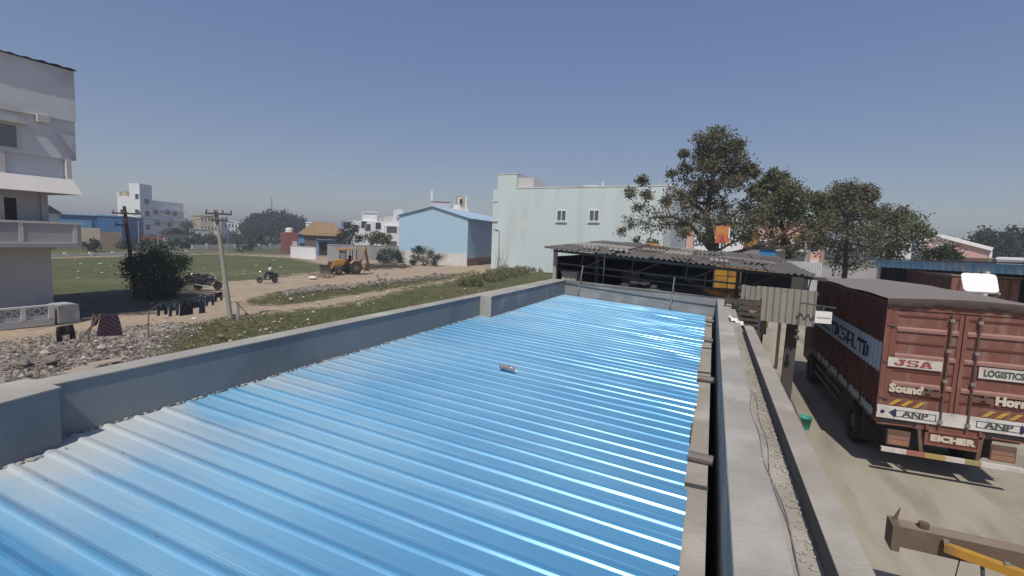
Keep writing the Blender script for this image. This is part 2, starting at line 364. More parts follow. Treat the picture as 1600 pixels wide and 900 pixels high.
def indist(poly_, X, Y):
    p = np.array(poly_); q = np.roll(p, -1, axis=0); ins = np.zeros(X.shape, bool); dm = np.full(X.shape, 1e9)
    for (x0,y0),(x1,y1) in zip(p, q):
        c = ((y0 > Y) != (y1 > Y)) & (X < (x1-x0)*(Y-y0)/(y1-y0+1e-12)+x0); ins ^= c
        L2 = (x1-x0)**2+(y1-y0)**2+1e-9; t = np.clip(((X-x0)*(x1-x0)+(Y-y0)*(y1-y0))/L2, 0, 1)
        dm = np.minimum(dm, np.hypot(X-x0-t*(x1-x0), Y-y0-t*(y1-y0)))
    return np.where(ins, dm, -dm)
xs = np.concatenate([[-2600,-1200,-600,-300,-200,-150], np.arange(-120,-5.5,.6), [-5,-4,0,10,30,60,120,300,800,2600]])
ys = np.concatenate([[-300,-100,-30,-10], np.arange(-2,115,.6), [120,140,170,220,300,450,700,1200,2600]])
XX, YY = np.meshgrid(xs, ys); nx, ny = len(xs), len(ys)
soft = np.clip(.9+.02*np.hypot(XX, YY), .5, 3)
grass = np.maximum.reduce([np.clip(.5+indist(p, XX, YY)/soft/2, 0, 1) for p in (P_FIELD, P_FAR, P_VERGE, P_STRIP)])
far_mask = np.clip((np.hypot(XX, YY)-85)/30, 0, 1)*((XX < -5) | (YY > 60)); grass = np.maximum(grass, far_mask*.75)
rub = np.clip(.5+indist(P_RUB, XX, YY)/soft/2, 0, 1)
ZZ = np.zeros_like(XX)
near = (XX > -60) & (XX < -6) & (YY < 70) & (YY > 0)
ZZ += np.where(near, .05*np.sin(XX*.9+YY*.5)*np.sin(YY*.8-XX*.3)+.03*np.sin(XX*2.3)*np.cos(YY*2.1), 0)-.05*near
verts = np.stack([XX, YY, ZZ], -1).reshape(-1, 3)
faces = [(j*nx+i, j*nx+i+1, (j+1)*nx+i+1, (j+1)*nx+i) for j in range(ny-1) for i in range(nx-1)]
gm = bpy.data.meshes.new('ground'); gm.from_pydata(verts.tolist(), [], faces)
at = gm.color_attributes.new('cover', 'FLOAT_COLOR', 'POINT')
cc = np.ones((nx*ny, 4)); cc[:,0] = grass.ravel(); cc[:,1] = rub.ravel(); cc[:,2] = np.clip(.5+indist(P_SHADED_SOIL, XX, YY)/soft/2, 0, 1).ravel(); at.data.foreach_set('color', cc.ravel())
gm.polygons.foreach_set('use_smooth', [True]*len(gm.polygons))
def ground_mat():
    m = bpy.data.materials.new('lot_ground'); m.use_nodes = True
    n = m.node_tree.nodes; l = m.node_tree.links; b = n['Principled BSDF']; b.inputs['Roughness'].default_value = .95; b.inputs['Specular IOR Level'].default_value = .15
    tc = n.new('ShaderNodeTexCoord'); va = n.new('ShaderNodeVertexColor'); va.layer_name = 'cover'; sp = n.new('ShaderNodeSeparateColor'); l.new(va.outputs[0], sp.inputs[0])
    def ns(sc, det=8, ro=.6, st=None):
        k = n.new('ShaderNodeTexNoise'); k.inputs['Scale'].default_value = sc; k.inputs['Detail'].default_value = det; k.inputs['Roughness'].default_value = ro
        if st:
            mp = n.new('ShaderNodeMapping'); mp.inputs['Scale'].default_value = st; l.new(tc.outputs['Object'], mp.inputs[0]); l.new(mp.outputs[0], k.inputs['Vector'])
        else: l.new(tc.outputs['Object'], k.inputs['Vector'])
        return k.outputs['Fac']
    def ramp(f, a, b_, p0=.35, p1=.65):
        k = n.new('ShaderNodeValToRGB'); k.color_ramp.elements[0].color = (*a,1); k.color_ramp.elements[1].color = (*b_,1); k.color_ramp.elements[0].position = p0; k.color_ramp.elements[1].position = p1; l.new(f, k.inputs[0]); return k.outputs[0]
    def mixc(f, a, b_):
        k = n.new('ShaderNodeMixRGB'); l.new(f, k.inputs[0]); l.new(a, k.inputs[1]); l.new(b_, k.inputs[2]); return k.outputs[0]
    sand = ramp(ns(.35), (.42,.325,.225), (.31,.235,.16)); sand2 = ramp(ns(3.5), (.45,.37,.28), (.28,.22,.16))
    sand = mixc(ramp(ns(1.1), (.2,.2,.2), (.8,.8,.8)), sand, sand2)
    gr = ramp(ns(.25), (.070,.095,.032), (.105,.115,.048)); gr2 = ramp(ns(2.2), (.055,.080,.026), (.14,.125,.07)); gr = mixc(ramp(ns(.8), (.2,.2,.2), (.9,.9,.9)), gr, gr2); gr = mixc(ramp(ns(.09, 5), (0,0,0), (.55,.55,.55), .48, .62), gr, ramp(ns(6), (.19,.165,.095), (.14,.125,.07)))
    rb = ramp(ns(4.5, 10, .75), (.16,.13,.105), (.42,.375,.32), .36, .60)
    def thr(src, sc, k_):
        a = n.new('ShaderNodeMath'); a.operation = 'MULTIPLY_ADD'; l.new(ns(sc), a.inputs[0]); a.inputs[1].default_value = 2.0; a.inputs[2].default_value = -1.0
        c = n.new('ShaderNodeMath'); c.operation = 'ADD'; l.new(src, c.inputs[0]); l.new(a.outputs[0], c.inputs[1])
        d = n.new('ShaderNodeMapRange'); d.inputs['From Min'].default_value = .5-k_; d.inputs['From Max'].default_value = .5+k_; l.new(c.outputs[0], d.inputs[0]); return d.outputs[0]
    col = mixc(thr(sp.outputs[1], 1.3, .25), sand, rb)
    col = mixc(thr(sp.outputs[0], 1.3, .16), col, gr)
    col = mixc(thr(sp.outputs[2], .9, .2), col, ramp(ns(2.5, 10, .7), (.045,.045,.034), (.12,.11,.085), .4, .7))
    l.new(col, b.inputs['Base Color'])
    bp = n.new('ShaderNodeBump'); bp.inputs['Strength'].default_value = .6; bp.inputs['Distance'].default_value = .08; l.new(ns(5), bp.inputs['Height']); l.new(bp.outputs[0], b.inputs['Normal'])
    return m
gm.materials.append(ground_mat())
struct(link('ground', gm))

# haul roads worn into the lot and the pale far lane are colour of the soil; the yard is a concrete sheet
yard = struct(MB().prism([(.66,-6),(40,-6),(40,45),(-4,45),(-4,18),(.66,14.5)], .006, .012).build('concrete_yard',
    M('yard_concrete', (.38,.34,.27), (.30,.27,.215), .8, .9, .35, 25, c3=(.235,.21,.175), sc3=.7, stretch=(1.8,.35,1), contrast=.18)))

# ------------------------------------------------------------------ the blue roofed building with parapets
LW = -4.10
ZR, ZP, SLO = 2.755, 3.23, -.075                              # roof falls towards the drain pipes on the right
ZL = 3.45                                                     # top of the left parapet
rz_ = lambda x: ZR+SLO*x
bl = thing('workshop_building', 'low workshop building with a bright blue corrugated roof inside cement parapets', 'building', (-2.4, 6, 0))
far_in = lambda x: 13.80 + x*.062
FN = Vector((-.062, 1, 0)).normalized()
# outer shell
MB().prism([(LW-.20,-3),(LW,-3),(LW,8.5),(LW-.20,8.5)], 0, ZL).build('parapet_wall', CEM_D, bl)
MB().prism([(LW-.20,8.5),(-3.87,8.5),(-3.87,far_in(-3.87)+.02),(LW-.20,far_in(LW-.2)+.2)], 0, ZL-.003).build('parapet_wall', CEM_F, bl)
MB().prism([(LW-.001,-3),(-3.90,-3),(-3.90,1.42),(-3.93,1.6),(-3.985,1.83),(LW-.001,1.83)], 0, ZL).build('pier', CEM_D, bl)  # inner face bent away from the sun to shape a dark corner
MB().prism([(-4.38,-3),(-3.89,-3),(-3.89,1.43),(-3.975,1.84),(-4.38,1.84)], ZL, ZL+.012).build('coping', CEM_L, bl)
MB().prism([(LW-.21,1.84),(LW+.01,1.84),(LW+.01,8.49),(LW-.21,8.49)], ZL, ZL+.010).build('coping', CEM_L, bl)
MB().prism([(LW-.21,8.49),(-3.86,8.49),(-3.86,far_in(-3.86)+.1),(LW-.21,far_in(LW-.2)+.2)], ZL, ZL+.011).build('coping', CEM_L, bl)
MB().box(LW,8.487,0,-3.865,8.50,ZL).build('pier', CEM_L, bl, label='thin pale sheet for the sunlit end face of the stepped-in parapet')  # thin pale sheet; sunlight on the end face is put into its colour
fa = Vector((.165, far_in(.165), 0)); fb = Vector((-3.87, far_in(-3.87), 0))
o2 = FN*.16
slz = lambda p: ZP-.004+(ZL-ZP)*(p[0]-.165)/(-3.87-.165)
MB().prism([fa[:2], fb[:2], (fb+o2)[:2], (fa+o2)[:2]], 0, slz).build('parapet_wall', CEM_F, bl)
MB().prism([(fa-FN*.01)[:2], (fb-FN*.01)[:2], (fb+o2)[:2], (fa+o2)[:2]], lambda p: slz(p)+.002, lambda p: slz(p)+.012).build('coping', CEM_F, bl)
MB().prism([(-.30,-3),(.08,-3),(.08,13.75),(-.30,13.75)], 0, ZR-.012).build('edge_beam', CEM_B, bl)
MB().prism([(LW,-3),(-.31,-3),(-.31,13.7),(LW,13.5)], 2.3, ZR-.05).build('ceiling', DARK, bl)
def yl(y): return y-.27*max(0, min(1, (y-6)/7.7))
PITCHR = .205; nr = int((13.72+1.6)/PITCHR)
prof = [(0,0),(.047,0),(.051,.0015),(.0615,.0125),(.066,.015),(.084,.015),(.100,.009),(.124,0),(.150,0),(.154,.001),(.159,0)]
yy0 = 13.76-nr*PITCHR
rr = random.Random(3)
for s0 in range(0, nr, 5):
    b = MB(); k1 = min(nr, s0+5); pts = []
    lift = .0015*(s0//5 % 2)
    for k in range(s0, k1):
        j = rr.uniform(-.005,.005); hj = rr.uniform(.9,1.15); tw = rr.uniform(-.0015,.0015)
        for (py, pz) in prof: pts.append((yy0+k*PITCHR+py+(j if 0 < py < .12 else 0)+(tw if pz > .008 else 0), pz*(hj if py < .13 else 1)+lift))
    pts.append((yy0+k1*PITCHR+.012, lift))
    nxs = 11; x0s, x1s = -.075+rr.uniform(-.02,.02), LW+.01
    V = []
    for i in range(nxs):
        t = i/(nxs-1); x = x0s+(x1s-x0s)*t
        for (y, z) in pts:
            V.append((x, y+(yl(y)-y)*t+rr.uniform(-.0012,.0012), rz_(x)+z+rr.uniform(-.0008,.0008)))
    n = len(pts)
    b.add(V, [(i*n+j, i*n+j+1, (i+1)*n+j+1, (i+1)*n+j) for i in range(nxs-1) for j in range(n-1)])
    b.build('roof_sheet', ROOF, bl)
# screws on ribs (tiny) as one part
b = MB()
for k in range(0, nr, 2):
    for t in (.12,.37,.62,.87):
        y = yy0+k*PITCHR+.083; x = -.075+(LW+.1)*t
        b.box(x-.005, y+(yl(y)-y)*t-.005, rz_(x)+.013, x+.005, y+(yl(y)-y)*t+.005, rz_(x)+.020)
b.build('roof_screw', SILVER, bl, kind='stuff')
# drain pipes through the ledge
for k, (y, ln, r_) in enumerate(((2.43*1.77,.20,.045),(4.0*1.77*.985,.22,.045),(4.62*1.77*1.22,.18,.045),(12.6,.20,.045))):
    MB().tube([(-.08,y,ZR+.03),(-.08+ln,y-.01,ZR+.022)], r_, 12).build('drain_pipe', PIPE, bl)
for y in (3.82, 7.45, 9.3, 12.0):
    MB().box(-.10,y-.012,ZR-.02,.085,y+.012,ZR+.011).build('purlin_end', STEEL, bl)
MB().box(-.086,4.62,ZR-.01,-.074,5.15,ZR+.03).build('flashing', STEEL, bl)
# cement fillet along left wall foot (broken mortar)
b = MB(); r5 = random.Random(9); y = -1.5
while y < 13.4:
    xw = LW if y < 8.5 else -3.87
    if y < 1.83: xw = -3.91
    b.rock((xw-.002, y, rz_(xw)+.006), r5.uniform(.012,.03), r5, .5); y += r5.uniform(.03,.08)
b.build('mortar_fillet', CEM_L, bl, kind='stuff')

# wrapped bottle lying on the roof
p = Vector((-2.24, 5.47, rz_(-2.24)+.026))
t = thing('plastic_bottle', 'crushed grey plastic bottle lying on the blue roof sheets', 'bottle', p, R(-8))
MB().tube([(-.105,0,.035),(-.085,0,.038),(-.03,.004,.036),(.03,-.003,.039),(.075,0,.034),(.10,0,.016),(.118,0,.014)], [.028,.036,.031,.036,.033,.014,.013], 10).build('bottle_body',
    M('dirty_plastic', (.16,.14,.15), (.34,.32,.34), 25, .25, spec=.7), t, False, smooth=True)
MB().tube([(.118,0,.016),(.138,0,.016)], .017, 10).build('cap', WPLAST, t, False)

# neighbouring compound wall with flat slab top, debris and low parapet
cw = thing('slab_wall', 'wide cement slab top of the compound wall beside the blue roof', 'wall', (.35, 6, 0))
MB().prism([(.165,-3),(.515,-3),(.515,13.6),(.165,13.78)], 0, ZP).build('slab', CEM_B, cw)
MB().prism([(.168,-3),(.40,-3),(.385,8.2),(.43,13.55),(.168,13.7)], ZP, ZP+.006).build('cement_screed', CEM_L, cw)
b = MB(); r6 = random.Random(11)
for k in range(900):
    y = r6.uniform(1.2, 9.0); dens = .35+.65*math.exp(-((y-4.5)/1.6)**2)
    if r6.random() > dens: continue
    b.rock((min(.50, .505-abs(r6.gauss(0,.04))), y, ZP+.004), abs(r6.gauss(.006,.007))+.002, r6, .5)
b.build('mortar_debris', CEM_B, cw, kind='stuff')
lp = thing('kerb_wall', 'low plastered parapet wall running beside the slab, lit on top with a dark shaded face', 'wall', (.6, 3, 0))
MB().prism([(.515,-3),(.645,-3),(.645,8.3),(.60,8.45),(.515,8.4)], 0, 3.35).build('parapet', CEM_B, lp)
MB().prism([(.513,-3),(.516,-3),(.516,8.4),(.513,8.4)], ZP, 3.351).build('shaded_face', M('shaded_cement', (.11,.095,.085), (.08,.07,.065), 5, .95), lp)  # thin dark sheet: the shade on this side is put into its colour
for k in range(2):
    pts = []; r7 = random.Random(20+k)
    for i in range(30):
        y = 1.4+i*.12; pts.append((.415+.02*k+.012*math.sin(i*.7+k)+.018*math.sin(i*.23+k*2)-.001*i, y, ZP+.012+.004*math.sin(i)))
    tag(MB().tube(pts, .0022, 5).build('cable', STEELG, None), ('thin wire lying curled on the slab wall, nearer the blue roof','thin wire lying curled on the slab wall, nearer the debris')[k], 'wire')
# stick leaning on the kerb wall edge
tag(MB().tube([G(1237,625,3.33), G(1263,690,3.33)], .008, 6).build('wooden_stick', WOOD), 'thin stick lying along the outer edge of the low parapet wall', 'stick')

# rail pipe and leaning poles at the far wall
rp = thing('rail_pipe', 'thin steel pipe running along the top of the far parapet wall', 'pipe', fb)
q0 = fb+Vector((0,0,ZL-.06))-FN*.03; q1 = fa+Vector((.6,-.1,ZP+.02))-FN*.06
MB().tube([q0, (q0+q1)/2+Vector((0,0,-.02)), q1], .014, 6).build('pipe', STEEL, rp)
for (a, b_, lab) in (((911,415),(903,461),'short steel prop leaning over the far parapet, left end'),((1054,433),(1048,478),'short steel prop leaning over the far parapet, right end')):
    d1 = ray(*b_); pa = CAM+d1*(13.50/d1.y); d2 = ray(*a); pb = CAM+d2*(13.62/d2.y)
    t = thing('steel_prop', lab, 'pole', pa, group='props leaning over the far parapet')
    MB().tube([pa, pb], .016, 6).build('prop', STEELG, t); MB().tube([pa+(pb-pa)*.45+Vector((.02,0,0)), pa+(pb-pa)*.60], .03, 6).build('clamp', RUST, t)
pa = A(1098,455,15.2); pb = A(1103,427,15.3)
tag(MB().tube([pa-Vector((0,0,.5)), pb], .03, 8).build('standing_pipe', STEELG), 'stubby pale pipe standing up behind the far parapet', 'pipe')

# ------------------------------------------------------------------ open workshop shed behind the far wall
ws = thing('open_shed', 'open dark workshop shed under old grey corrugated cement sheets', 'shed', (-2, 18, 0))
E0 = Vector((1.0,14.1,0)); ED = Vector((-1,0,0)); EN = Vector((0,1,0))
def EP(t, d, z): q = E0+ED*t+EN*d; return Vector((q.x, q.y, z))
def ez(t, d=0): return 4.00+.061*t + d*.032          # roof surface height
wave = MB()                                                   # one corrugated sheet, local: u along eave, v up slope
def corr_sheet(w_, l_, n_wave, amp=.025, thick=.007):
    b = MB(); N = n_wave*6; V = []
    for j in (0, 1):
        for i in range(N+1):
            u = w_*i/N; z = amp*math.cos(2*math.pi*n_wave*i/N); V.append((u, l_*j, z))
    m = len(V)
    V += [(v[0], v[1], v[2]-thick) for v in V]
    F = [(i, i+1, N+1+i+1, N+1+i) for i in range(N)] + [(m+i, m+N+1+i, m+N+1+i+1, m+i+1) for i in range(N)]
    F += [(i, m+i, m+i+1, i+1) for i in range(N)] + [(N+1+i, N+1+i+1, m+N+1+i+1, m+N+1+i) for i in range(N)]
    return b.add(V, F)
sm = [corr_sheet(1.06, 3.05, 7).mesh('roof_sheet', m_) for m_ in (ASB, ASB, ASB_L)]
ew = math.atan2(-ED.y, -ED.x)
r8 = random.Random(4)
for row, d0 in enumerate((-.35, 2.5, 5.2)):
    for k in range(8):
        t_ = 5.62-k*.98
        if t_-1.06 < -1.95: continue
        o = link('roof_sheet', sm[r8.choice((0,0,0,1,2))], ws, True)
        dd = d0+r8.uniform(-.14,.10); z = ez(t_, dd)+.02+.012*(k % 2)+row*.012+.02
        pz = EP(t_, dd, z)
        X = (-ED).normalized(); Yv = Vector((EN.x, EN.y, .032)).normalized()
        X = Vector((X.x, X.y, -.061)).normalized(); Zv = X.cross(Yv).normalized()
        Rm = Matrix(((X.x,Yv.x,Zv.x),(X.y,Yv.y,Zv.y),(X.z,Yv.z,Zv.z))).to_4x4()
        o.matrix_basis = Matrix.Translation(pz) @ Rm @ Matrix.Rotation(r8.uniform(-.012,.012), 4, 'Z') @ Matrix.Rotation(r8.uniform(-.01,.01), 4, 'X')
MB().bar(EP(-1.6,-.1,ez(-1.6)-.05), EP(5.4,-.1,ez(5.4)-.05), .05, .08).build('eave_beam', STEEL, ws)
for d, t0_ in ((1.5,-1.6), (3.2,-1.6), (5.0,-1.6), (6.8,-1.6)):
    MB().bar(EP(t0_,d,ez(t0_,d)-.05), EP(5.4,d,ez(5.4,d)-.05), .05, .07).build('purlin', STEEL, ws)
for z_off, d in ((-.42,.1),(-.62,.25)):
    MB().bar(EP(-1.4,d,ez(-1.4)+z_off), EP(5.3,d,ez(5.3)+z_off), .04, .045).build('truss_chord', STEEL, ws)
b = None
for k in range(9):
    t0 = -1.3+k*.73
    MB().bar(EP(t0,.12,ez(t0)-.08), EP(t0+(.75 if k % 2 else .05),.12,ez(t0)-.44), .025, .03).build('truss_strut', STEEL, ws)
for t_, d, m_ in ((5.36,.0,CONC_POLE),(5.36,5.5,STEEL),(4.2,.5,STEEL),(2.0,5.5,STEEL),(.35,.4,STEEL),(-1.5,6.8,STEEL)):
    q = EP(t_, d, 0); MB().box(q.x-.05,q.y-.05,0,q.x+.05,q.y+.05,ez(t_,d)-.08).build('post', m_, ws)
# back wall and side panels
MB().bar(EP(.95,7.4,2.05), EP(5.4,7.4,2.05), .06, 4.1).build('back_wall', M('shade_dark_sheet', (.035,.04,.05), (.06,.06,.065), 2, .9), ws)  # near-black sheets carry the shade under the roof in their colour
MB().bar(EP(5.44,.5,2.05), EP(5.44,7.4,2.05), .05, 4.1).build('side_wall', MATS['shade_dark_sheet'], ws)
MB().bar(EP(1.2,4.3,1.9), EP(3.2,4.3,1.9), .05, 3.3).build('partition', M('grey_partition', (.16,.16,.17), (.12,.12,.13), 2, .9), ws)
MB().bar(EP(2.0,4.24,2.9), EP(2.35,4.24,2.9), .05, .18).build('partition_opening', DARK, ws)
MB().box(.78,15.5,3.30,2.45,15.55,3.90).build('under_roof_shade_sheet', MATS['shade_dark_sheet'], ws)  # dark sheet standing in for the shaded space under the roof
r8 = random.Random(17)
PT = [r8.uniform(-.8, 4.8) for _ in range(11)]
for k in range(11):
    t0 = PT[k]; d0 = r8.uniform(.1, 6.0); L_ = r8.uniform(.5, 1.7); a_ = r8.uniform(-.5, .5); zz = ez(t0, d0)+.10
    p_ = EP(t0, d0, zz); q_ = p_+Vector((math.cos(a_)*L_, math.sin(a_)*L_, -.061*math.cos(a_)*L_+.032*math.sin(a_)*L_))
    o_ = MB().bar((0,0,0), q_-p_, r8.uniform(.04,.11), .03).build('plank', (WOOD, DARK_POLE, RUST, ASB_L)[k % 4]); o_.location = p_
    tag(o_, ('weathered board','dark strip','rusty strip','pale cement strip')[k % 4]+' on the shed roof, '+('first','second','third','fourth','fifth','sixth','seventh','eighth','ninth','tenth','last')[sorted(PT, reverse=True).index(t0)]+' loose strip from the left', 'plank', 'planks and strips lying on the shed roof')
for k, (t0, d0) in enumerate(((4.6,.2),(3.9,.5),(2.1,.15),(1.1,.4),(3.2,2.8),(.2,1.2))):
    o_ = link('broken_sheet', corr_sheet(.5+.12*(k % 3), .35+.1*(k % 2), 4, .025).mesh('broken_sheet', (ASB_L, CEM_L, ASB)[k % 3])); p_ = EP(t0, d0, ez(t0, d0)+.125); o_.location = p_; o_.rotation_euler = (R(4), R(3.5), R(r8.uniform(-12,12)))
    tag(o_, ('pale broken sheet piece at the left end of the shed roof','pale cement sheet piece near the left end of the shed roof','dark broken sheet piece at the middle of the shed eave','broken sheet piece on the shed roof toward the right end','pale sheet piece far back on the shed roof near the orange cab','dark broken sheet piece farthest right on the shed roof')[k], 'broken sheet', 'broken sheet pieces on the shed roof')
# brick pillar
q = A(986, 430, 15.6); bp_ = thing('brick_pillar', 'rough brick pillar standing inside the open shed', 'pillar', (q.x, q.y, 0), R(30))
bk = MB().box(-.11,-.055,0,.11,.055,.068).mesh('brick', BRICKL)
MB().box(-.19,-.19,0,.19,.19,3.75).build('mortar_core', M('mortar', (.22,.20,.17), (.16,.145,.125), 6, .95), bp_, False)
for k in range(24):
    z = 1.9+k*.078
    for sgn in (-1, 1):
        for ax in (0, 1):
            o = link('brick', bk, bp_, False); off = sgn*.145
            o.location = ((-.105 if (k+ax) % 2 else .105), off, z) if ax == 0 else (off, (-.1 if k % 2 else .1), z)
            if ax: o.rotation_euler = (0,0,R(90))
# shed interior: cement sacks, car, block
q = EP(4.95,.35,0); t = thing('concrete_block', 'pale square concrete block pier beside the left shed post', 'block', (q.x,q.y,0), ew)
MB().box(-.24,-.2,0,.24,.2,3.62).build('pier_body', CEM_L, t, False); MB().box(-.26,-.22,3.62,.26,.22,3.66).build('cap_slab', CEM_L, t, False)
q = EP(2.95,.45,0)
t = thing('cement_sacks', 'heap of pale cement sacks behind the far parapet wall', 'sacks', (q.x, q.y, 0), ew)
for k in range(4):
    MB().rock((k*.28-.4, 0, 3.36+(.08 if k in (1,2) else 0)), .18, random.Random(k), .45).build('sack', CREAM, t, False, smooth=True)
MB().box(-.55,-.2,0,.6,.2,3.30).build('stack_base', CEM_F, t, False)

def profile_body(b, prof, w0, w1, y_in=0):     # profile in xz extruded over y with tumblehome at top
    zs = [p[1] for p in prof]; zmin, zmax = min(zs), max(zs)
    n = len(prof); V = []
    for sy in (-1, 1):
        for x, z in prof:
            k = (z-zmin)/(zmax-zmin); V.append((x, sy*(w0+(w1-w0)*k)/2, z))
    b.add(V, [tuple(range(n)), tuple(range(n,2*n))[::-1]]+[(i,i+n,(i+1)%n+n,(i+1)%n) for i in range(n)])
q = EP(2.3,2.6,0)
car = thing('parked_car', 'dark car parked in the shadow inside the open shed', 'car', (q.x, q.y, 2.1), ew+math.pi)
b = MB(); profile_body(b, [(-2.0,.35),(-2.05,.75),(-1.95,.95),(-1.3,1.02),(-.6,1.45),(.7,1.48),(1.45,1.02),(2.0,.95),(2.05,.6),(2.0,.35)], 1.72, 1.3)
b.build('body', BPAINT, car, False)
for sy in (-1, 1):
    MB().quad((-1.05,sy*.79,1.05),(1.15,sy*.79,1.05),(.6,sy*.70,1.40),(-.55,sy*.70,1.40)).build('side_window', GLASS, car, False)
    for xx in (-1.25, 1.3):
        wq = MB().wheel((xx, sy*.78, .32), .32, .2).build('wheel', RUBBER, car, False); MB().wheel((xx, sy*.80, .32), .32, .2, hub=True).build('hub', SILVER, wq, False)
MB().box(-2.2,-1.1,-2.1,2.2,1.1,0).build('plinth', CEM_F, thing('loading_platform', 'raised cement platform the dark car stands on in the shed', 'platform', (q.x, q.y, 2.099), ew+math.pi), False)

# yellow lorry tail seen through the shed
q = A(1160, 430, 23.5)
yt = thing('yellow_lorry', 'yellow slatted lorry tail standing behind the shed beyond the corrugated sheet', 'lorry', (q.x, q.y, 0), R(-6))
for k in range(5):
    MB().box(-1.15,-.02,2.50+k*.27,1.15,.03,2.50+k*.27+.24).build('tail_board', JYEL, yt, False)
for k in range(5):
    MB().box(-1.15+k*.55,-.05,2.4,-1.10+k*.55,-.021,3.9).build('stake', RUST, yt, False)
MB().box(-1.2,-.03,2.05,1.2,.2,2.46).build('tail_panel', RUST, yt, False); MB().box(-.15,-.06,2.10,.45,-.031,2.40).build('number_plate', WPLAST, yt, False)
for sx in (-.8,.85): MB().box(sx-.17,-.06,2.15,sx+.17,-.031,2.36).build('tail_light', BRICKL, yt, False)
MB().box(-1.2,-.1,1.90,1.2,0,2.0).build('bumper', WHITE, yt, False); MB().box(-1.15,.04,1.2,1.15,5,3.6).build('load_body', JYEL, yt, False)
MB().box(-1.1,.0,.9,1.1,.1,1.88).build('underrun_panel', DARK, yt, False)
for sx in (-.8,.8): MB().wheel((sx,.9,.5), .5, .35, 'x').build('wheel', RUBBER, yt, False)
MB().box(-.9,-.05,.5,.9,5,.95).build('chassis', STEEL, yt, False)
# orange cab roof above the shed
q = A(1016, 388, 30); t = thing('orange_cab', 'rounded orange-yellow vehicle cab whose roof shows above the shed', 'vehicle', (q.x, q.y, 0), R(-10))
b = MB(); profile_body(b, [(-.75,2.0),(-.75,4.15),(-.62,4.42),(-.35,4.58),(0,4.64),(.35,4.58),(.62,4.42),(.75,4.15),(.75,2.0)], 1.8, 1.3); b.build('cab_roof', JYEL, t, False, smooth=False)
b = MB(); b.box(-.7,-.8,.5,.7,.8,2.0); b.build('cab_body', JYEL, t, False)
MB().box(-.6,-.95,3.2,.6,-.76,3.9).build('windscreen', GLASS, t, False)
for sx in (-.6,.6): MB().wheel((sx,0,.45), .45, .3, 'x').build('wheel', RUBBER, t, False)

# hanging corrugated sheet, column, lamp, pendants
SHW = 1.58
t = thing('hanging_sheet', 'upright grey corrugated cement sheet hung at the shed end', 'sheet', (.68,13.02,0))
def vsheet(x0, x1, zb0, zb1, zt, nw):
    b = MB(); N = nw*8; V = []; 
    for i in range(N+1):
        u = i/N; x = x0+(x1-x0)*u; yo = 13.0-.036*math.cos(2*math.pi*nw*u)
        V += [(x, yo, zb0+(zb1-zb0)*u), (x, yo, zt-.04*u)]
    b.add(V, [(2*i,2*i+2,2*i+3,2*i+1) for i in range(N)]); 
    m = len(V); b.add([(v[0],v[1]+.014,v[2]) for v in V], [(2*i+1,2*i+3,2*i+2,2*i) for i in range(N)])
    b.add([V[2*i+1] for i in range(N+1)]+[(V[2*i+1][0],V[2*i+1][1]+.014,V[2*i+1][2]) for i in range(N+1)], [(i,i+1,N+2+i,N+1+i) for i in range(N)])
    return b
vsheet(.68,1.02,3.18,3.16,3.68,3).build('corrugated_piece', ASB_L, t); vsheet(1.0,2.25,2.86,2.80,3.67,9).build('corrugated_piece', ASB_L, t)
MB().bar((.6,13.06,3.60),(2.3,13.06,3.56), .05,.05).build('support_bar', STEEL, t)
t = thing('steel_column', 'dark steel column holding up the shed corner by the green bucket', 'column', (1.93,13.5,0))
MB().bar((1.86,13.5,.02),(1.90,13.5,3.9), .24,.12, (0,1,0)).build('column', DARK_POLE, t); MB().box(1.7,13.35,.012,2.1,13.65,.03).build('base_plate', STEEL, t)  # rusty black steel, coloured darker for the shade it should stand in
t = thing('lamp', 'small white box lamp on a bracket in front of the maroon container', 'lamp', A(1286,496,12.9))
p = A(1286,496,12.9); MB().box(p.x-.16,p.y-.04,p.z-.13,p.x+.16,p.y+.06,p.z+.13).build('lamp_box', WPLAST, t)
MB().box(p.x-.13,p.y-.047,p.z-.01,p.x+.13,p.y-.041,p.z+.005).build('seam', STEELG, t); MB().bar(p+Vector((-.45,.1,.28)), p+Vector((.25,.1,.22)), .03,.03).build('bracket', STEEL, t); MB().bar(p+Vector((0,.05,.12)), p+Vector((0,.05,.26)), .03,.03,(0,1,0)).build('hanger', STEEL, t)
t = thing('chain_hoist', 'dark chain with two round weights hanging below the corrugated sheet', 'chain', A(1247,508,13.1))
p = A(1247,500,13.1); MB().tube([p+Vector((0,0,.2)), p-Vector((0,0,.5))], .008,5).build('chain', STEEL, t)
for dz, r_ in ((-.26,.045),(-.42,.065)):
    MB().tube([p+Vector((0,0,dz-r_)), p+Vector((0,0,dz-r_*.6)), p+Vector((0,0,dz)), p+Vector((0,0,dz+r_*.6)), p+Vector((0,0,dz+r_))], [.01,r_*.8,r_,r_*.8,.01], 10).build('weight', STEEL, t)
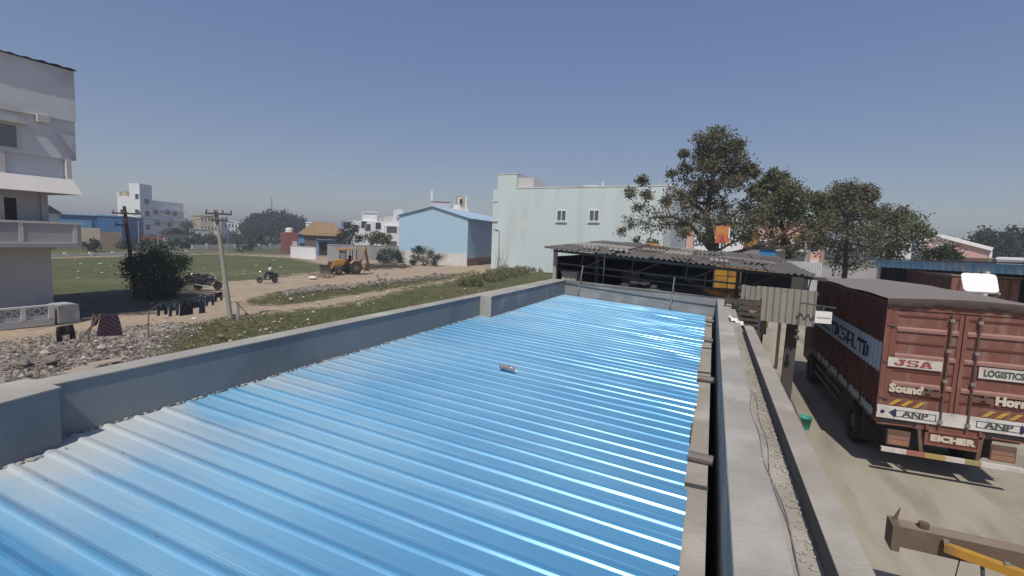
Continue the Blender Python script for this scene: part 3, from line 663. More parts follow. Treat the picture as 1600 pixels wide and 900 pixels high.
# bricks & planks pile, oil can, cloth at the end of the slab
q = A(1160, 490, 12.2)
CRW = M('dark_old_wood', (.07,.055,.045), (.11,.09,.07), 6, .95)
t = thing('wooden_crate', 'openwork crate of dark slats piled behind the low parapet end', 'crate', (q.x, q.y, 0), R(-8))
for k in range(7):
    MB().box(-.36,-.30,2.60+k*.12,.36,-.27,2.66+k*.12).build('slat', CRW, t, False); MB().box(-.36,.27,2.60+k*.12,.36,.30,2.66+k*.12).build('slat', CRW, t, False)
for sx in (-.34,0,.34):
    for sy in (-.26,.26): MB().box(sx-.02,sy-.02,0,sx+.02,sy+.02,3.44).build('post', CRW, t, False)
for k in range(6): MB().rock((random.Random(k).uniform(-.25,.25), random.Random(k+9).uniform(-.2,.2), 3.1), .13, random.Random(k), .7).build('scrap', (BRICKL, STEEL, ROCK)[k % 3], t, False)
MB().box(-.34,-.26,2.5,.34,.26,3.0).build('filling', STEEL, t, False)
q = G(1142,482,3.23); t = thing('oil_can', 'dark green plastic can standing at the far end of the slab wall', 'can', (q.x+.08,q.y-.05,ZP))
MB().tube([(0,0,0),(0,0,.02),(0,0,.13),(0,0,.18),(0,0,.21)], [.055,.07,.07,.03,.028], 10).build('can_body', M('dark_green_plastic', (.02,.04,.03), (.03,.05,.04), 9, .5), t, False, smooth=True)
MB().tube([(0,0,.21),(0,0,.23)], .032, 8).build('cap', RUBBER, t, False)
q = G(1151,497,3.28); b = MB(); r9 = random.Random(2); N = 7
V = [(q.x-.12+.24*i/N+r9.uniform(-.01,.01), q.y-.25+.5*j/N, ZP+.03+.05*r9.random()-.10*(i/N)) for j in range(N+1) for i in range(N+1)]
b.add(V, [(j*(N+1)+i, j*(N+1)+i+1, (j+1)*(N+1)+i+1, (j+1)*(N+1)+i) for j in range(N) for i in range(N)])
tag(b.build('plastic_sheet', WPLAST, smooth=False), 'crumpled white plastic sheet dropped at the slab wall edge', 'plastic sheet')
# green bucket on the yard
q = G(1238,640,0); t = thing('bucket', 'turquoise green plastic bucket standing on the yard', 'bucket', (q.x+.05, q.y-1.6, 0.012))
b = MB(); V = []; F = []; n = 20; pr = [(.12,0),(.165,.30),(.178,.30),(.178,.315),(.155,.315),(.112,.012),(.001,.012)]
for k in range(n):
    a = 2*math.pi*k/n
    for r_, z in pr: V.append((r_*math.cos(a), r_*math.sin(a), z))
for k in range(n):
    for j in range(len(pr)-1): F.append((k*7+j, ((k+1)%n)*7+j, ((k+1)%n)*7+j+1, k*7+j+1))
b.add(V, F).build('bucket_body', GREEN_P, t, False, smooth=True)
MB().tube([(.17*math.cos(a), -.02-.15*math.sin(a), .31+.03*math.sin(a)) for a in [i*math.pi/8 for i in range(9)]], .004, 5).build('handle', STEELG, t, False)

b = MB(); r6 = random.Random(14)
for k in range(260):
    x, y = r6.uniform(.8, 9), r6.uniform(3, 40)
    if k < 140: x = .68+abs(r6.gauss(0,.12))
    b.rock((x, y, .014), r6.uniform(.008,.03), r6, .5)
b.build('yard_grit', ROCK, kind='stuff')

# ------------------------------------------------------------------ maroon container lorry
TX0, TX1, TY, ZB, ZT, TL = 3.32, 5.80, 11.98, 1.20, 3.60, 7.4
tr = thing('container_lorry', 'maroon container lorry with a dusty tarpaulin top and painted rear doors', 'lorry', (4.6, 15.5, 0))
def cxo(y):
    k = ((y-TY) % .26)/.26
    d = 0 if k < .35 else (k-.35)/.15 if k < .5 else 1 if k < .85 else 1-(k-.85)/.15
    return TX0+.004+.034*d
def side_strip(z0, z1, name, mat, ya=TY+.06, yb=TY+TL, off=0.0):
    b = MB(); ys_ = sorted(set([ya, yb]+[TY+k*.26+f*.26 for k in range(30) for f in (0,.35,.5,.85) if ya < TY+k*.26+f*.26 < yb])); V = []
    for y in ys_: V += [(cxo(y)-off, y, z0), (cxo(y)-off, y, z1)]
    b.add(V, [(2*i, 2*i+1, 2*i+3, 2*i+2) for i in range(len(ys_)-1)])
    return b.build(name, mat, tr)
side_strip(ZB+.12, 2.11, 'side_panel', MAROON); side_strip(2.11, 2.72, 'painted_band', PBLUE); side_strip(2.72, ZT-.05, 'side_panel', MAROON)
GLY = {'L':'10000 10000 10000 10000 10000 10000 11111','O':'01110 10001 10001 10001 10001 10001 01110','G':'01111 10000 10000 10111 10001 10001 01111','I':'11111 00100 00100 00100 00100 00100 11111',
 'S':'01111 10000 10000 01110 00001 00001 11110','T':'11111 11111 00110 00110 00110 00110 00110','C':'01111 10000 10000 10000 10000 10000 01111','D':'11110 11011 11001 11001 11001 11011 11110','P':'11111 10001 10001 10001 11111 10000 10000'}
def paint_word(word, ystart, cell_w, z0, ch, mat):
    y = ystart
    for c in word:
        b = MB()
        if c != ' ':
            rows = GLY[c].split()
            for j, row in enumerate(rows):
                for i, bit in enumerate(row):
                    if bit == '1':
                        ya = y-i*cell_w; yb = ya-cell_w*1.04; za = z0+(6-j)*ch; zb = za+ch*1.04
                        cuts = [ya]+[v for v in sorted((TY+k*.26+f*.26 for k in range(30) for f in (0,.35,.5,.85)), reverse=True) if yb < v < ya]+[yb]
                        for u, v_ in zip(cuts, cuts[1:]):
                            b.quad((cxo(u)-.004,u,za),(cxo(v_)-.004,v_,za),(cxo(v_)-.004,v_,zb),(cxo(u)-.004,u,zb))
        y -= cell_w*5.9
        if b.v: b.build('painted_letter', mat, tr)
for ch_, y_ in zip('LOGISTICSPLTD', (19.0,18.5,18.05,17.6,17.2,16.75,16.35,15.93,15.45,14.86,14.38,13.90,13.43)): paint_word(ch_, y_, .086, 2.21, .049, NAVY)
# lower side rail with small lettering
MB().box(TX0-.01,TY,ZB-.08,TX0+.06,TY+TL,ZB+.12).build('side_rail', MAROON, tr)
r1 = random.Random(6)
for k in range(60):
    y = TY+.2+k*.098
    if k % 11 > 8: continue
    MB().box(TX0-.018,y,ZB-.06+.05*r1.random(),TX0-.0101,y+.055,ZB+.17-.06*r1.random()).build('rail_letter', PBLUE, tr)
for zz in (ZT-.05,): MB().box(TX0,TY+.01,zz-.001,TX0+.07,TY+TL,zz+.06).build('top_rail', MAROON, tr)
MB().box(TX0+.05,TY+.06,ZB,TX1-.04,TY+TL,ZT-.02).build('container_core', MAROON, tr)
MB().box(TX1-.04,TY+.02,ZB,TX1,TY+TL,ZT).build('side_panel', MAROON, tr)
# tarpaulin: slightly sagging sheet draped with a hem at the rear
def tz(x, y):
    u = (x-TX0)/(TX1-TX0); v = (y-TY)/TL
    return ZT+.06+.05*math.sin(u*math.pi)*(1-.5*v)+.02*math.sin(u*9+v*5)*math.sin(v*11)-.03*abs(math.sin(v*9.4))*(.5-abs(u-.5))
b = MB(); nu, nv = 22, 40; V = []
for j in range(nv+1):
    for i in range(nu+1):
        x = TX0-.03+(TX1-TX0+.06)*i/nu; y = TY-.07+(TL+.1)*j/nv; V.append((x, y, tz(x, y)))
b.add(V, [(j*(nu+1)+i, j*(nu+1)+i+1, (j+1)*(nu+1)+i+1, (j+1)*(nu+1)+i) for j in range(nv) for i in range(nu)])
tp = b.build('tarpaulin', TARP, tr, smooth=True)
b = MB(); V = []
for i in range(nu*2+1):
    x = TX0-.03+(TX1-TX0+.06)*i/(nu*2); zt_ = tz(x, TY-.07); h = .13+.03*abs(math.sin(i*.21))+.01*math.sin(i*1.7)
    V += [(x, TY-.07, zt_), (x, TY-.085-.008*math.sin(i*.9), zt_-h*.5), (x, TY-.055-.008*math.sin(i*1.3), zt_-h)]
b.add(V, [(3*i+k, 3*i+k+1, 3*i+k+4, 3*i+k+3) for i in range(nu*2) for k in (0,1)])
b.build('tarpaulin_hem', TARP_D, tr, smooth=True)
# rear frame and doors
XM = (TX0+TX1)/2
MB().box(TX0,TY,ZB,TX0+.09,TY+.07,ZT).build('corner_post', MAROON_R, tr); MB().box(TX1-.09,TY,ZB,TX1,TY+.07,ZT).build('corner_post', MAROON_R, tr)
MB().box(TX0+.09,TY,ZT-.16,TX1-.09,TY+.07,ZT).build('header', MAROON_R, tr)
for (xa, xb) in ((TX0+.10, XM-.008), (XM+.008, TX1-.10)):
    dr = thing('x', '', ''); bpy.data.objects.remove(dr)
    door = MB().box(xa,TY+.02,ZB+.02,xb,TY+.06,ZT-.17).build('rear_door', MAROON_R, tr)
    for k in range(4):                       # four pressed horizontal fields: dark groove above, pale ledge below
        zc = (3.34,2.80,2.23,1.71)[k]
        sides = ((xa+.10, xb-.24), (xb-.20, xb-.06)) if xa < XM-.5 else ((xa+.06, xa+.20), (xa+.24, xb-.10))
        for (a_, c_) in sides:
            if k == 3:
                MB().hull([(a_, zc),(c_, zc),(c_-.02, zc-.035),(a_+.02, zc-.035)], 'y', TY+.005, TY+.021).build('pressed_groove', MAROON_D, door); continue
            MB().hull([(a_, zc),(c_, zc),(c_-.02, zc-.035),(a_+.02, zc-.035)], 'y', TY+.005, TY+.021).build('pressed_groove', MAROON_D, door)
            b = MB(); b.add([(a_,TY+.019,zc-.24),(c_,TY+.019,zc-.24),(c_,TY-.012,zc-.275),(a_,TY-.012,zc-.275),(c_,TY-.012,zc-.33),(a_,TY-.012,zc-.33),(c_,TY+.019,zc-.335),(a_,TY+.019,zc-.335)],
                           [(1,0,3,2),(2,3,5,4),(4,5,7,6),(0,7,5,3),(1,2,4,6)]); b.build('pressed_ledge', MAROON_H, door)
MB().box(XM-.07,TY-.004,ZB+.02,XM-.009,TY+.0195,ZT-.2).build('door_edge', MAROON_R, tr); MB().box(XM+.009,TY-.004,ZB+.02,XM+.07,TY+.0195,ZT-.2).build('door_edge', MAROON_R, tr)
for xx in (XM-.20, XM+.23):
    rod = MB().tube([(xx,TY-.045,ZB-.03),(xx,TY-.045,ZT-.14)], .017, 8).build('locking_rod', RUST, tr)
    for zz in (ZB+.08, ZB+.9, ZB+1.5, ZT-.3): MB().box(xx-.035,TY-.065,zz-.03,xx+.035,TY-.0121,zz+.03).build('rod_bracket', STEELG, rod)
    s_ = -1 if xx < XM else 1
    MB().bar((xx,TY-.06,ZB+.62),(xx+s_*.34,TY-.06,ZB+.64), .03,.03).build('latch_handle', RUST, rod); MB().box(xx+s_*.22-.04,TY-.05,ZB+.62,xx+s_*.22+.04,TY-.012,ZB+.70).build('latch_keep', STEEL, rod)
for zz in (ZB+.4, ZB+1.15, ZB+1.9):
    for xx in (TX0+.03, TX1-.17): MB().box(xx,TY-.02,zz,xx+.14,TY-.001,zz+.045).build('hinge', RUST, tr)
# painted signs
def jsa():
    G7 = ('0001111 0001111 0000110 0000110 1100110 1101110 0111100', '0111111 1100011 1100000 0111110 0000011 1100011 1111110', '0011100 0011100 0110110 0110110 0111110 1100011 1110111')
    for n_, g7 in enumerate(G7):
        b = MB(); x0 = TX0+.20+n_*.215
        for j, row in enumerate(g7.split()):
            for i, bit in enumerate(row):
                if bit == '1': b.box(x0+i*.027, TY-.0245, 2.44-j*.0185-.0195, x0+i*.027+.0275, TY-.0222, 2.44-j*.0185)
        b.build('painted_letter', SIGNR, tr)
def sign(x0, x1, z0, z1, mat, y=TY-.018): return MB().box(x0, y, z0, x1, y+.004, z1).build('sign_panel', mat, tr)
sign(TX0+.10, XM-.26, 2.28, 2.47, SIGNW, TY-.022); jsa()
sign(XM+.30, TX1-.03, 2.23, 2.45, SIGNW, TY-.022); put_text('LOGISTICS (P)', .17, SIGNG, (XM+.76, TY-.027, 2.335), (1,0,0), (0,0,1), tr, .006, .74)
put_text('Sound', .22, CREAM, (TX0+.45, TY-.018, 1.84), (1,0,0), (0,0,1), tr, .014, 1.0); put_text('Horn', .22, CREAM, (XM+.84, TY-.018, 1.82), (1,0,0), (0,0,1), tr, .014, 1.0)
for x0 in (TX0+.18, XM+.42):
    for k in range(3):
        zb = 1.49
        MB().add([(x0+k*.20,TY-.016,zb),(x0+k*.20+.09,TY-.016,zb),(x0+k*.20+.22,TY-.016,zb+.13),(x0+k*.20+.13,TY-.016,zb+.13)], [(0,1,2,3)]).build('hazard_slash', YEL, tr)
MB().box(TX0+.002,TY-.022,1.205,TX1-.002,TY-.017,1.47).build('white_band', M('scuffed_white', (.66,.64,.60), (.52,.50,.46), 5, .7, c3=(.40,.37,.34), sc3=3), tr)
def arrow(xc, dirn):
    b = MB(); y = TY-.0235; z0, z1 = 1.26, 1.40
    for (a, c, e, g) in ((-.30,z0,.36,z0+.015),(-.30,z1-.015,.36,z1),(-.30,z0,-.285,z1),(.345,z0,.36,z1),(-.08,z0,-.07,z1),(.13,z0,.14,z1)):
        b.box(xc+min(dirn*a,dirn*e), y, c, xc+max(dirn*a,dirn*e), y+.001, g)
    b.add([(xc-dirn*.42,y,(z0+z1)/2),(xc-dirn*.30,y,z0-.03),(xc-dirn*.30,y,z1+.03)], [(0,1,2)])
    n = 14; b.add([(xc-dirn*.52+.04*math.cos(2*math.pi*k/n), y, (z0+z1)/2+.04*math.sin(2*math.pi*k/n)) for k in range(n)], [tuple(range(n))])
    b.box(xc-dirn*.62-.012,y,(z0+z1)/2-.01,xc-dirn*.62+.012,y+.001,(z0+z1)/2+.04)
    b.build('painted_arrow', NAVY, tr)
    put_text('ANP', .17, SIGNG, (xc+dirn*.02, y-.001, (z0+z1)/2), (1,0,0), (0,0,1), tr, .006, 1.25)
arrow(TX0+.62, 1); arrow(XM+.72, -1)
# underside
MB().box(TX0+.05,TY+.02,ZB-.14,TX1-.05,TY+.12,ZB+.0).build('rear_sill', MAROON_R, tr)
MB().box(TX0+.06,TY-.01,ZB-.09,XM-.55,TY+.015,ZB-.03).build('light_slot', DARK, tr); MB().box(XM+.55,TY-.01,ZB-.09,TX1-.1,TY+.015,ZB-.03).build('light_slot', DARK, tr)
MB().box(XM-.36,TY-.02,ZB-.38,XM+.42,TY+.0,ZB-.16).build('name_board', M('dark_maroon_board', (.15,.045,.035), (.11,.035,.03), 6, .7), tr)
for (x0_, z0_, x1_, z1_) in ((-.41,-.42,.47,-.38),(-.41,-.16,.47,-.12),(-.41,-.38,-.36,-.02),(.42,-.38,.47,-.02)):
    MB().box(XM+x0_,TY-.035,ZB+z0_,XM+x1_,TY+.01,ZB+z1_).build('board_frame', MAROON_R, tr)
put_text('EICHER', .16, CREAM, (XM+.03, TY-.024, ZB-.27), (1,0,0), (0,0,1), tr, .012, 1.3)
for sx in (-1, 1):
    xx = XM+sx*.82
    MB().box(xx-.19,TY-.01,.66,xx+.19,TY+.06,.96).build('tail_light_box', RUST, tr); MB().box(xx-.17,TY-.016,.68,xx+.17,TY-.0105,.78).build('tail_light', M('dull_lens', (.32,.19,.11), (.25,.12,.08), 8, .4), tr)
    MB().box(xx-.17,TY-.016,.79,xx+.17,TY-.0105,.86).build('tail_light', BRICKL, tr)
    MB().bar((XM+sx*.50,TY+.05,ZB-.05),(XM+sx*.44,TY-.02,.62), .06,.05,(0,1,0)).build('bumper_stay', RUST, tr)
    MB().bar((XM+sx*.62,TY,ZB-.10),(TX0+.03 if sx < 0 else TX1-.03,TY,ZB-.12), .03,.03).build('lower_rail', MAROON_R, tr)
b = MB(); xa, xb = TX0+.13, TX0+2.35
def paintbar(x0, x1, mat): MB().bar((x0,TY-.06,.57),(x1,TY-.06,.57), .07,.085).build('bumper_segment', mat, bb)
bb = MB().bar((xa,TY-.055,.57),(xb,TY-.055,.57), .05,.06).build('bumper', STEELG, tr)
paintbar(xa,xa+.42,SIGNW); paintbar(xa+.42,xa+.72,M('bumper_red',(.30,.09,.07),(.36,.16,.12),9,.7)); paintbar(xa+.72,xa+1.05,M('bumper_yellow',(.42,.30,.08),(.34,.26,.12),9,.7)); paintbar(xa+1.05,xa+1.35,SIGNW); paintbar(xa+1.35,xa+1.6,M('bumper_olive',(.28,.22,.08),(.34,.28,.14),9,.7)); paintbar(xa+1.6,xb,SIGNW)
MB().box(XM-.42,TY+.3,.72,XM-.32,TY+TL+1,.98).build('chassis_rail', STEEL, tr); MB().box(XM+.32,TY+.3,.72,XM+.42,TY+TL+1,.98).build('chassis_rail', STEEL, tr)
MB().box(TX0+.1,TY+.2,.98,TX1-.1,TY+TL,ZB-.01).build('floor_frame', STEEL, tr)
for yy_ in (TY+1.9, TY+7.6):
    for xx, off in ((TX0+.25, 0), (TX1-.25, 0)):
        wq = MB().wheel((xx, yy_, .5), .5, .42, 'x').build('wheel', RUBBER, tr); MB().wheel((xx, yy_, .5), .5, .42, 'x', hub=True).build('hub', HUBM, wq)
    MB().tube([(TX0+.3,yy_,.5),(TX1-.3,yy_,.5)], .07, 8).build('axle', STEEL, tr)
for xx in (TX0+.08, TX1-.5): MB().box(xx,TY+1.2,.30,xx+.42,TY+1.22,.98).build('mud_flap', RUBBER, tr)
MB().box(TX0+.04,TY+3.2,.55,TX0+.10,TY+6.6,.62).build('side_guard', STEEL, tr); MB().box(TX0+.04,TY+3.2,.80,TX0+.10,TY+6.6,.87).build('side_guard', STEEL, tr)
b = MB(); b.hull([(TY+TL+.1,.55),(TY+TL+2.0,.55),(TY+TL+2.05,1.5),(TY+TL+1.8,2.6),(TY+TL+.1,2.75)], 'x', TX0+.12, TX1-.12); b.build('cab', MAROON, tr)

# ------------------------------------------------------------------ second container and white panel, blue trimmed shed on the right
n1 = G(1487,430,3.65); f1 = G(1432,422.5,3.65)
c2 = thing('red_container', 'dark red freight container standing under the blue trimmed shed', 'container', (n1.x+1.2, n1.y+3, 0))
MB().box(n1.x,n1.y,.9,n1.x+2.45,f1.y,3.62).build('container_box', MAROON, c2)
for k in range(18):
    yk = n1.y+.2+k*(f1.y-n1.y-.4)/18; MB().box(n1.x-.03,yk,1.0,n1.x-.001,yk+.12,3.5).build('wall_rib', MAROON, c2)
MB().box(n1.x+.02,n1.y-.04,.95,n1.x+2.43,n1.y-.001,3.55).build('end_door', MAROON_R, c2)
for k in range(4): MB().tube([(n1.x+.3+k*.6,n1.y-.07,1),(n1.x+.3+k*.6,n1.y-.07,3.5)], .02, 6).build('locking_rod', RUST, c2)
MB().box(n1.x-.04,n1.y-.06,3.62,n1.x+2.5,f1.y,3.69).build('roof_cover', TARP, c2)
for yk in (n1.y+1, f1.y-1):
    for xx in (n1.x+.2, n1.x+2.2): MB().wheel((xx, yk, .48), .48, .35, 'x').build('wheel', RUBBER, c2)
R0 = 19.5
pa, pb, pc, pd = A(1506,456,R0), A(1562,459,R0-.1), A(1557,430,R0+.35), A(1501,427,R0+.45)
t = thing('white_deflector', 'bright white tilted cab panel standing above the container lorry top', 'panel', ((pa.x+pb.x)/2, (pa.y+pb.y)/2, 0))
b = MB(); nrm = (pb-pa).cross(pd-pa).normalized()*.04
def rc(P, Q, S_): return [P+(Q-P)*.0, ]
pts = []
for P0, P1, P2 in ((pd,pa,pb),(pa,pb,pc),(pb,pc,pd),(pc,pd,pa)):
    for k in range(4):
        s = k/3; d0 = (P0-P1).normalized()*.12; d2 = (P2-P1).normalized()*.12
        pts.append(P1+d0*(1-s)**2+d2*s**2)
n = len(pts); b.add([p_+nrm for p_ in pts]+[p_-nrm for p_ in pts], [tuple(range(n)), tuple(range(n,2*n))[::-1]]+[(i,i+n,(i+1)%n+n,(i+1)%n) for i in range(n)])
b.build('panel', WPANEL, t)
cx_, cy_ = (pa.x+pb.x)/2, (pa.y+pb.y)/2+.9
for q_ in (pa, pb): MB().bar(q_, (q_.x, q_.y+.9, 3.0), .05,.05).build('strut', STEELG, t)
MB().box(cx_-1.0,cy_-.6,.8,cx_+1.0,cy_+1.2,2.95).build('cab_body', WPANEL, t); MB().box(cx_-.9,cy_-.62,1.9,cx_+.9,cy_-.601,2.7).build('windscreen', GLASS, t)
for sx in (-.85,.85): MB().wheel((cx_+sx,cy_+.3,.45), .45, .3, 'x').build('wheel', RUBBER, t)

sA = A(1370,404,36); sB = A(1680,413,27); sz = (sA.z+sB.z)/2
sd_ = Vector((sB.x-sA.x, sB.y-sA.y, 0)); SL = sd_.length; sang = math.atan2(sd_.y, sd_.x)
t = thing('blue_trimmed_shed', 'long dark open shed with a blue painted sheet fascia on white posts', 'shed', (sA.x, sA.y, 0), sang)
dz = (sB.z-sA.z)
b = MB(); N = int(SL/.2)
for k in range(N):
    u0, u1 = k*SL/N, (k+1)*SL/N; zt0 = sA.z+dz*u0/SL
    b.box(u0,-.02-(.015 if k % 2 else 0),zt0-.48,u1,.0,zt0-.07)
b.build('fascia', M('weathered_blue_fascia', (.16,.36,.50), (.12,.27,.40), 1.5, .7, c3=(.32,.40,.44), sc3=.9), t, False)
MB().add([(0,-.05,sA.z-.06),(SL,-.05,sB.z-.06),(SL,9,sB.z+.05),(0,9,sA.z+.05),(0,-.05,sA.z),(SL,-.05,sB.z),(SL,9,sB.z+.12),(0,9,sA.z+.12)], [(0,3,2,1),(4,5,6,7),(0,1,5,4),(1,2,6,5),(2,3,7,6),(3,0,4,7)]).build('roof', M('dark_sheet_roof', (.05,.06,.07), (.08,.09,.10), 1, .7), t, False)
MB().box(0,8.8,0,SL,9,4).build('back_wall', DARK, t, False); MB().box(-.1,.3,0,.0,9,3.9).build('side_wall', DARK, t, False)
for u in (.15, SL*.235, SL*.62, SL*.985):
    if u == SL*.235: continue
    MB().box(u-.07,.02,0,u+.07,.16,sA.z+dz*u/SL-.1).build('post', WHITE_D, t, False)
q = A(1580,430,30.2); tq = (Vector((q.x,q.y,0))-Vector((sA.x,sA.y,0))).dot(sd_.normalized()); MB().box(tq-.08,-.2,0,tq+.08,-.03,sA.z-.3).build('post', WHITE_D, t, False)

# ------------------------------------------------------------------ steel trailer frame with yellow bar, lower right
bz = 1.05
b0 = G(1404,817,bz+.12); b1 = G(1660,872,bz+.12); bd = (b1-b0); bd.z = 0; bd.normalize(); bn = Vector((-bd.y, bd.x, 0))
bang = math.atan2(bd.y, bd.x)
t = thing('trailer_frame', 'brown steel trailer frame with a yellow bar standing on the yard', 'trailer', (b0.x, b0.y, 0), bang)
LB = (b1-b0).length+1.5
MB().box(.0,-.10,bz-.14,LB,.10,bz+.12).build('main_beam', BROWNB, t, False)
MB().box(-.002,-.101,bz+.12,LB,.101,bz+.126).build('beam_top', BROWNT, t, False)
MB().box(-.09,-.14,bz-.19,-.001,.13,bz+.13).build('end_plate', BROWNB, t, False)
MB().hull([(.0,bz+.13),(.02,bz+.30),(-.05,bz+.13)], 'y', .05,.07).build('hook', RUST, t, False)
MB().tube([(.25,0,bz+.13),(.25,0,bz+.19)], .06, 10).build('coupling', RUST, t, False)
MB().bar((1.45,.3,bz+.04),(2.2,-2.6,bz+.04), .20,.20).build('cross_beam', BROWNT, t, False)
MB().bar((.42,-.16,bz+.02),(2.0,-.95,bz+.06), .09,.10).build('yellow_bar', JYEL, t, False)
for k in range(4):
    f = k/3.2; MB().box(.42+1.5*f-.02,-.16-.76*f-.02,bz+.07,.42+1.5*f+.03,-.16-.76*f+.03,bz+.105).build('bolt', STEELG, t, False)
MB().tube([(.55+.0,-.22,bz-.05),(.50,-.30,bz-.25),(.45,-.36,bz-.4),(.58,-.38,bz-.32),(.70,-.36,bz-.2)], .008, 6).build('hose', RUBBER, t, False)
MB().tube([(.72,-.30,bz-.02),(.74,-.36,bz-.3),(.72,-.40,bz-.7),(.73,-.42,.02)], .02, 7).build('support_leg', STEEL, t, False)
MB().rock((.74,-.38,bz-.35), .07, random.Random(1), 1).build('valve', STEELG, t, False)
MB().tube([(1.0,-.55,bz-.15),(2.0,-.9,bz-.15)], .07, 10).build('cylinder', BPAINT, t, False)
for xx in (LB-.4,):
    for yy_ in (-.5,.5): MB().wheel((xx,yy_,.45), .45, .25).build('wheel', RUBBER, t, False)
MB().box(LB-.6,-.6,.5,LB,.6,bz-.14).build('axle_frame', BROWNB, t, False)

# ------------------------------------------------------------------ left grey building
lb = thing('grey_building', 'tall unfinished grey plaster building with balconies at the left edge', 'building', (-32, 8, 0))
Y0 = -6
MB().box(-38,Y0,0,-29,13.3,3.58).build('ground_floor_wall', PLASTER, lb)
MB().box(-38,Y0,3.58,-29,13.25,5.97).build('first_floor_wall', PLASTER, lb)
MB().box(-38,Y0,3.45,-28.02,14.0,3.60).build('balcony_slab', PLAST_L, lb)
MB().box(-28.15,Y0,3.60,-28.0,14.05,4.52).build('balcony_parapet', PLASTER, lb)
MB().box(-38,13.9,3.60,-28.15,14.05,4.52).build('balcony_parapet', PLASTER, lb)
MB().box(-28.2,Y0,4.52,-27.95,14.10,4.62).build('balcony_coping', PLAST_L, lb)
for yy_ in (4.2, 7.6, 10.0, 11.75, 13.72):
    MB().box(-28.0,yy_,3.62,-27.97,yy_+.16,4.52).build('parapet_band', PLAST_L, lb)
MB().box(-28.0,Y0,3.60,-27.972,13.72,3.69).build('parapet_band', PLAST_L, lb)
dd_ = MB().box(-28.995,11.75,3.62,-28.98,12.15,5.6).build('doorway', DARK, lb)
MB().box(-28.998,11.35,3.62,-28.96,11.72,5.7).build('door_frame', PLAST_L, lb)
MB().box(-28.98,13.0,3.62,-28.9,13.25,5.97).build('pilaster', PLASTER, lb)
# sloping canopy
b = MB(); b.add([(-28.0,Y0,5.93),(-28.0,14.2,5.93),(-28.6,14.12,6.65),(-28.6,Y0,6.65),(-38,Y0,5.93),(-38,14.2,5.93),(-38,14.12,6.65),(-38,Y0,6.65)],
   [(0,1,2,3),(1,5,6,2),(5,4,7,6),(0,3,7,4),(3,2,6,7),(0,4,5,1)]); b.build('canopy', PLAST_L, lb)
MB().box(-38,Y0,6.65,-28.95,14.05,7.62).build('second_floor_wall', PLAST_SUN, lb)
for yy_ in (2.5, 5.6, 8.6, 11.55, 13.95): MB().box(-28.96,yy_,6.65,-28.72,yy_+.20,7.60).build('railing_post', PLAST_L, lb)
MB().box(-38,Y0,7.6,-28.8,14.40,9.40).build('upper_wall', PLAST_SUN, lb)
MB().box(-38,Y0,9.40,-28.72,14.43,11.75).build('top_wall', PLAST_SUN, lb)
MB().box(-28.721,Y0,9.36,-28.69,12.9,9.40).build('drip_band', PLAST_L, lb); MB().box(-28.79,12.9,9.1,-28.60,13.35,9.42).build('bracket', PLAST_L, lb)
wv = MB(); wv.box(-28.80,10.9,7.72,-28.76,12.35,8.85); wo = wv.build('window', PLAST_L, lb)
MB().box(-28.762,11.5,7.8,-28.752,12.2,8.75).build('pane', M('dusty_pane', (.16,.17,.18), (.20,.21,.22), 3, .5), wo)
MB().box(-28.80,10.7,8.86,-28.55,12.55,8.92).build('window_hood', PLAST_L, lb)
b = MB(); N = 110; V = []
for i in range(N+1):
    y = Y0+(14.5-Y0)*i/N; z = 11.80+.03*math.cos(i*2.2)+.02*math.sin(i*.37); V += [(-28.55,y,z),(-33,y,z+.25)]
b.add(V, [(2*i,2*i+1,2*i+3,2*i+2) for i in range(N)]); b.build('sheet_roof', M('slate_blue_sheet', (.06,.09,.14), (.08,.11,.16), 2, .6), lb)
# plinth fence with diagonal lattice
lf = thing('lattice_wall', 'low cement wall with diagonal lattice openings at the grey building foot', 'wall', (-27.5, 11, 0))
MB().box(-27.6,0,0,-27.42,12.55,.30).build('base', PLASTER, lf); MB().box(-27.6,0,.82,-27.42,12.55,.90).build('top_rail', PLAST_L, lf)
for k in range(12):
    y = 12.45-k*.95; MB().box(-27.61,y-.08,.30,-27.41,y+.08,.82).build('pier', PLAST_L, lf)
    if k < 11:
        for j in range(2):
            ya = y-.1-j*.38; MB().bar((-27.5,ya,.80),(-27.5,ya-.34,.50), .06,.05).build('lattice_bar', PLAST_L, lf); MB().bar((-27.5,ya-.34,.80),(-27.5,ya,.50), .06,.05).build('lattice_bar', PLAST_L, lf)
        MB().box(-27.56,y-.87,.30,-27.46,y-.08,.48).build('panel', PLASTER, lf)
t = thing('cement_tank', 'stained square cement tank beside the lattice wall', 'tank', (-27.9,13.1,0))
MB().box(-28.4,12.7,0,-27.35,13.5,.82).build('tank_body', CEM_F, t); MB().box(-28.3,12.8,.82,-27.45,13.4,.86).build('lid', PLASTER, t)

# ------------------------------------------------------------------ generic far building in a turned frame
def bframe(name, label, cat, px0, px1, ytop, rng_, turn=0, depth=8, mat=WHITE, group=None, zb=0.0, base=True, partn='wall'):
    pm = (px0+px1)/2; a0 = A(px0, 380, rng_); a1 = A(px1, 380, rng_); c = A(pm, ytop, rng_)
    w_ = math.hypot(a1.x-a0.x, a1.y-a0.y)/max(.35, math.cos(turn)); h = c.z
    o = thing(name, label, cat, (c.x, c.y, zb), AZ(pm)+turn, group)
    if base: MB().box(-w_/2,0,0,w_/2,depth,h-zb).build(partn, mat, o, False)
    return o, w_, h

# white apartment block
c0 = G(221, 377); ap = thing('apartment_block', 'white four storey apartment block with a stair tower and roof tank', 'building', (c0.x, c0.y, 0), AZ(221)+R(58))
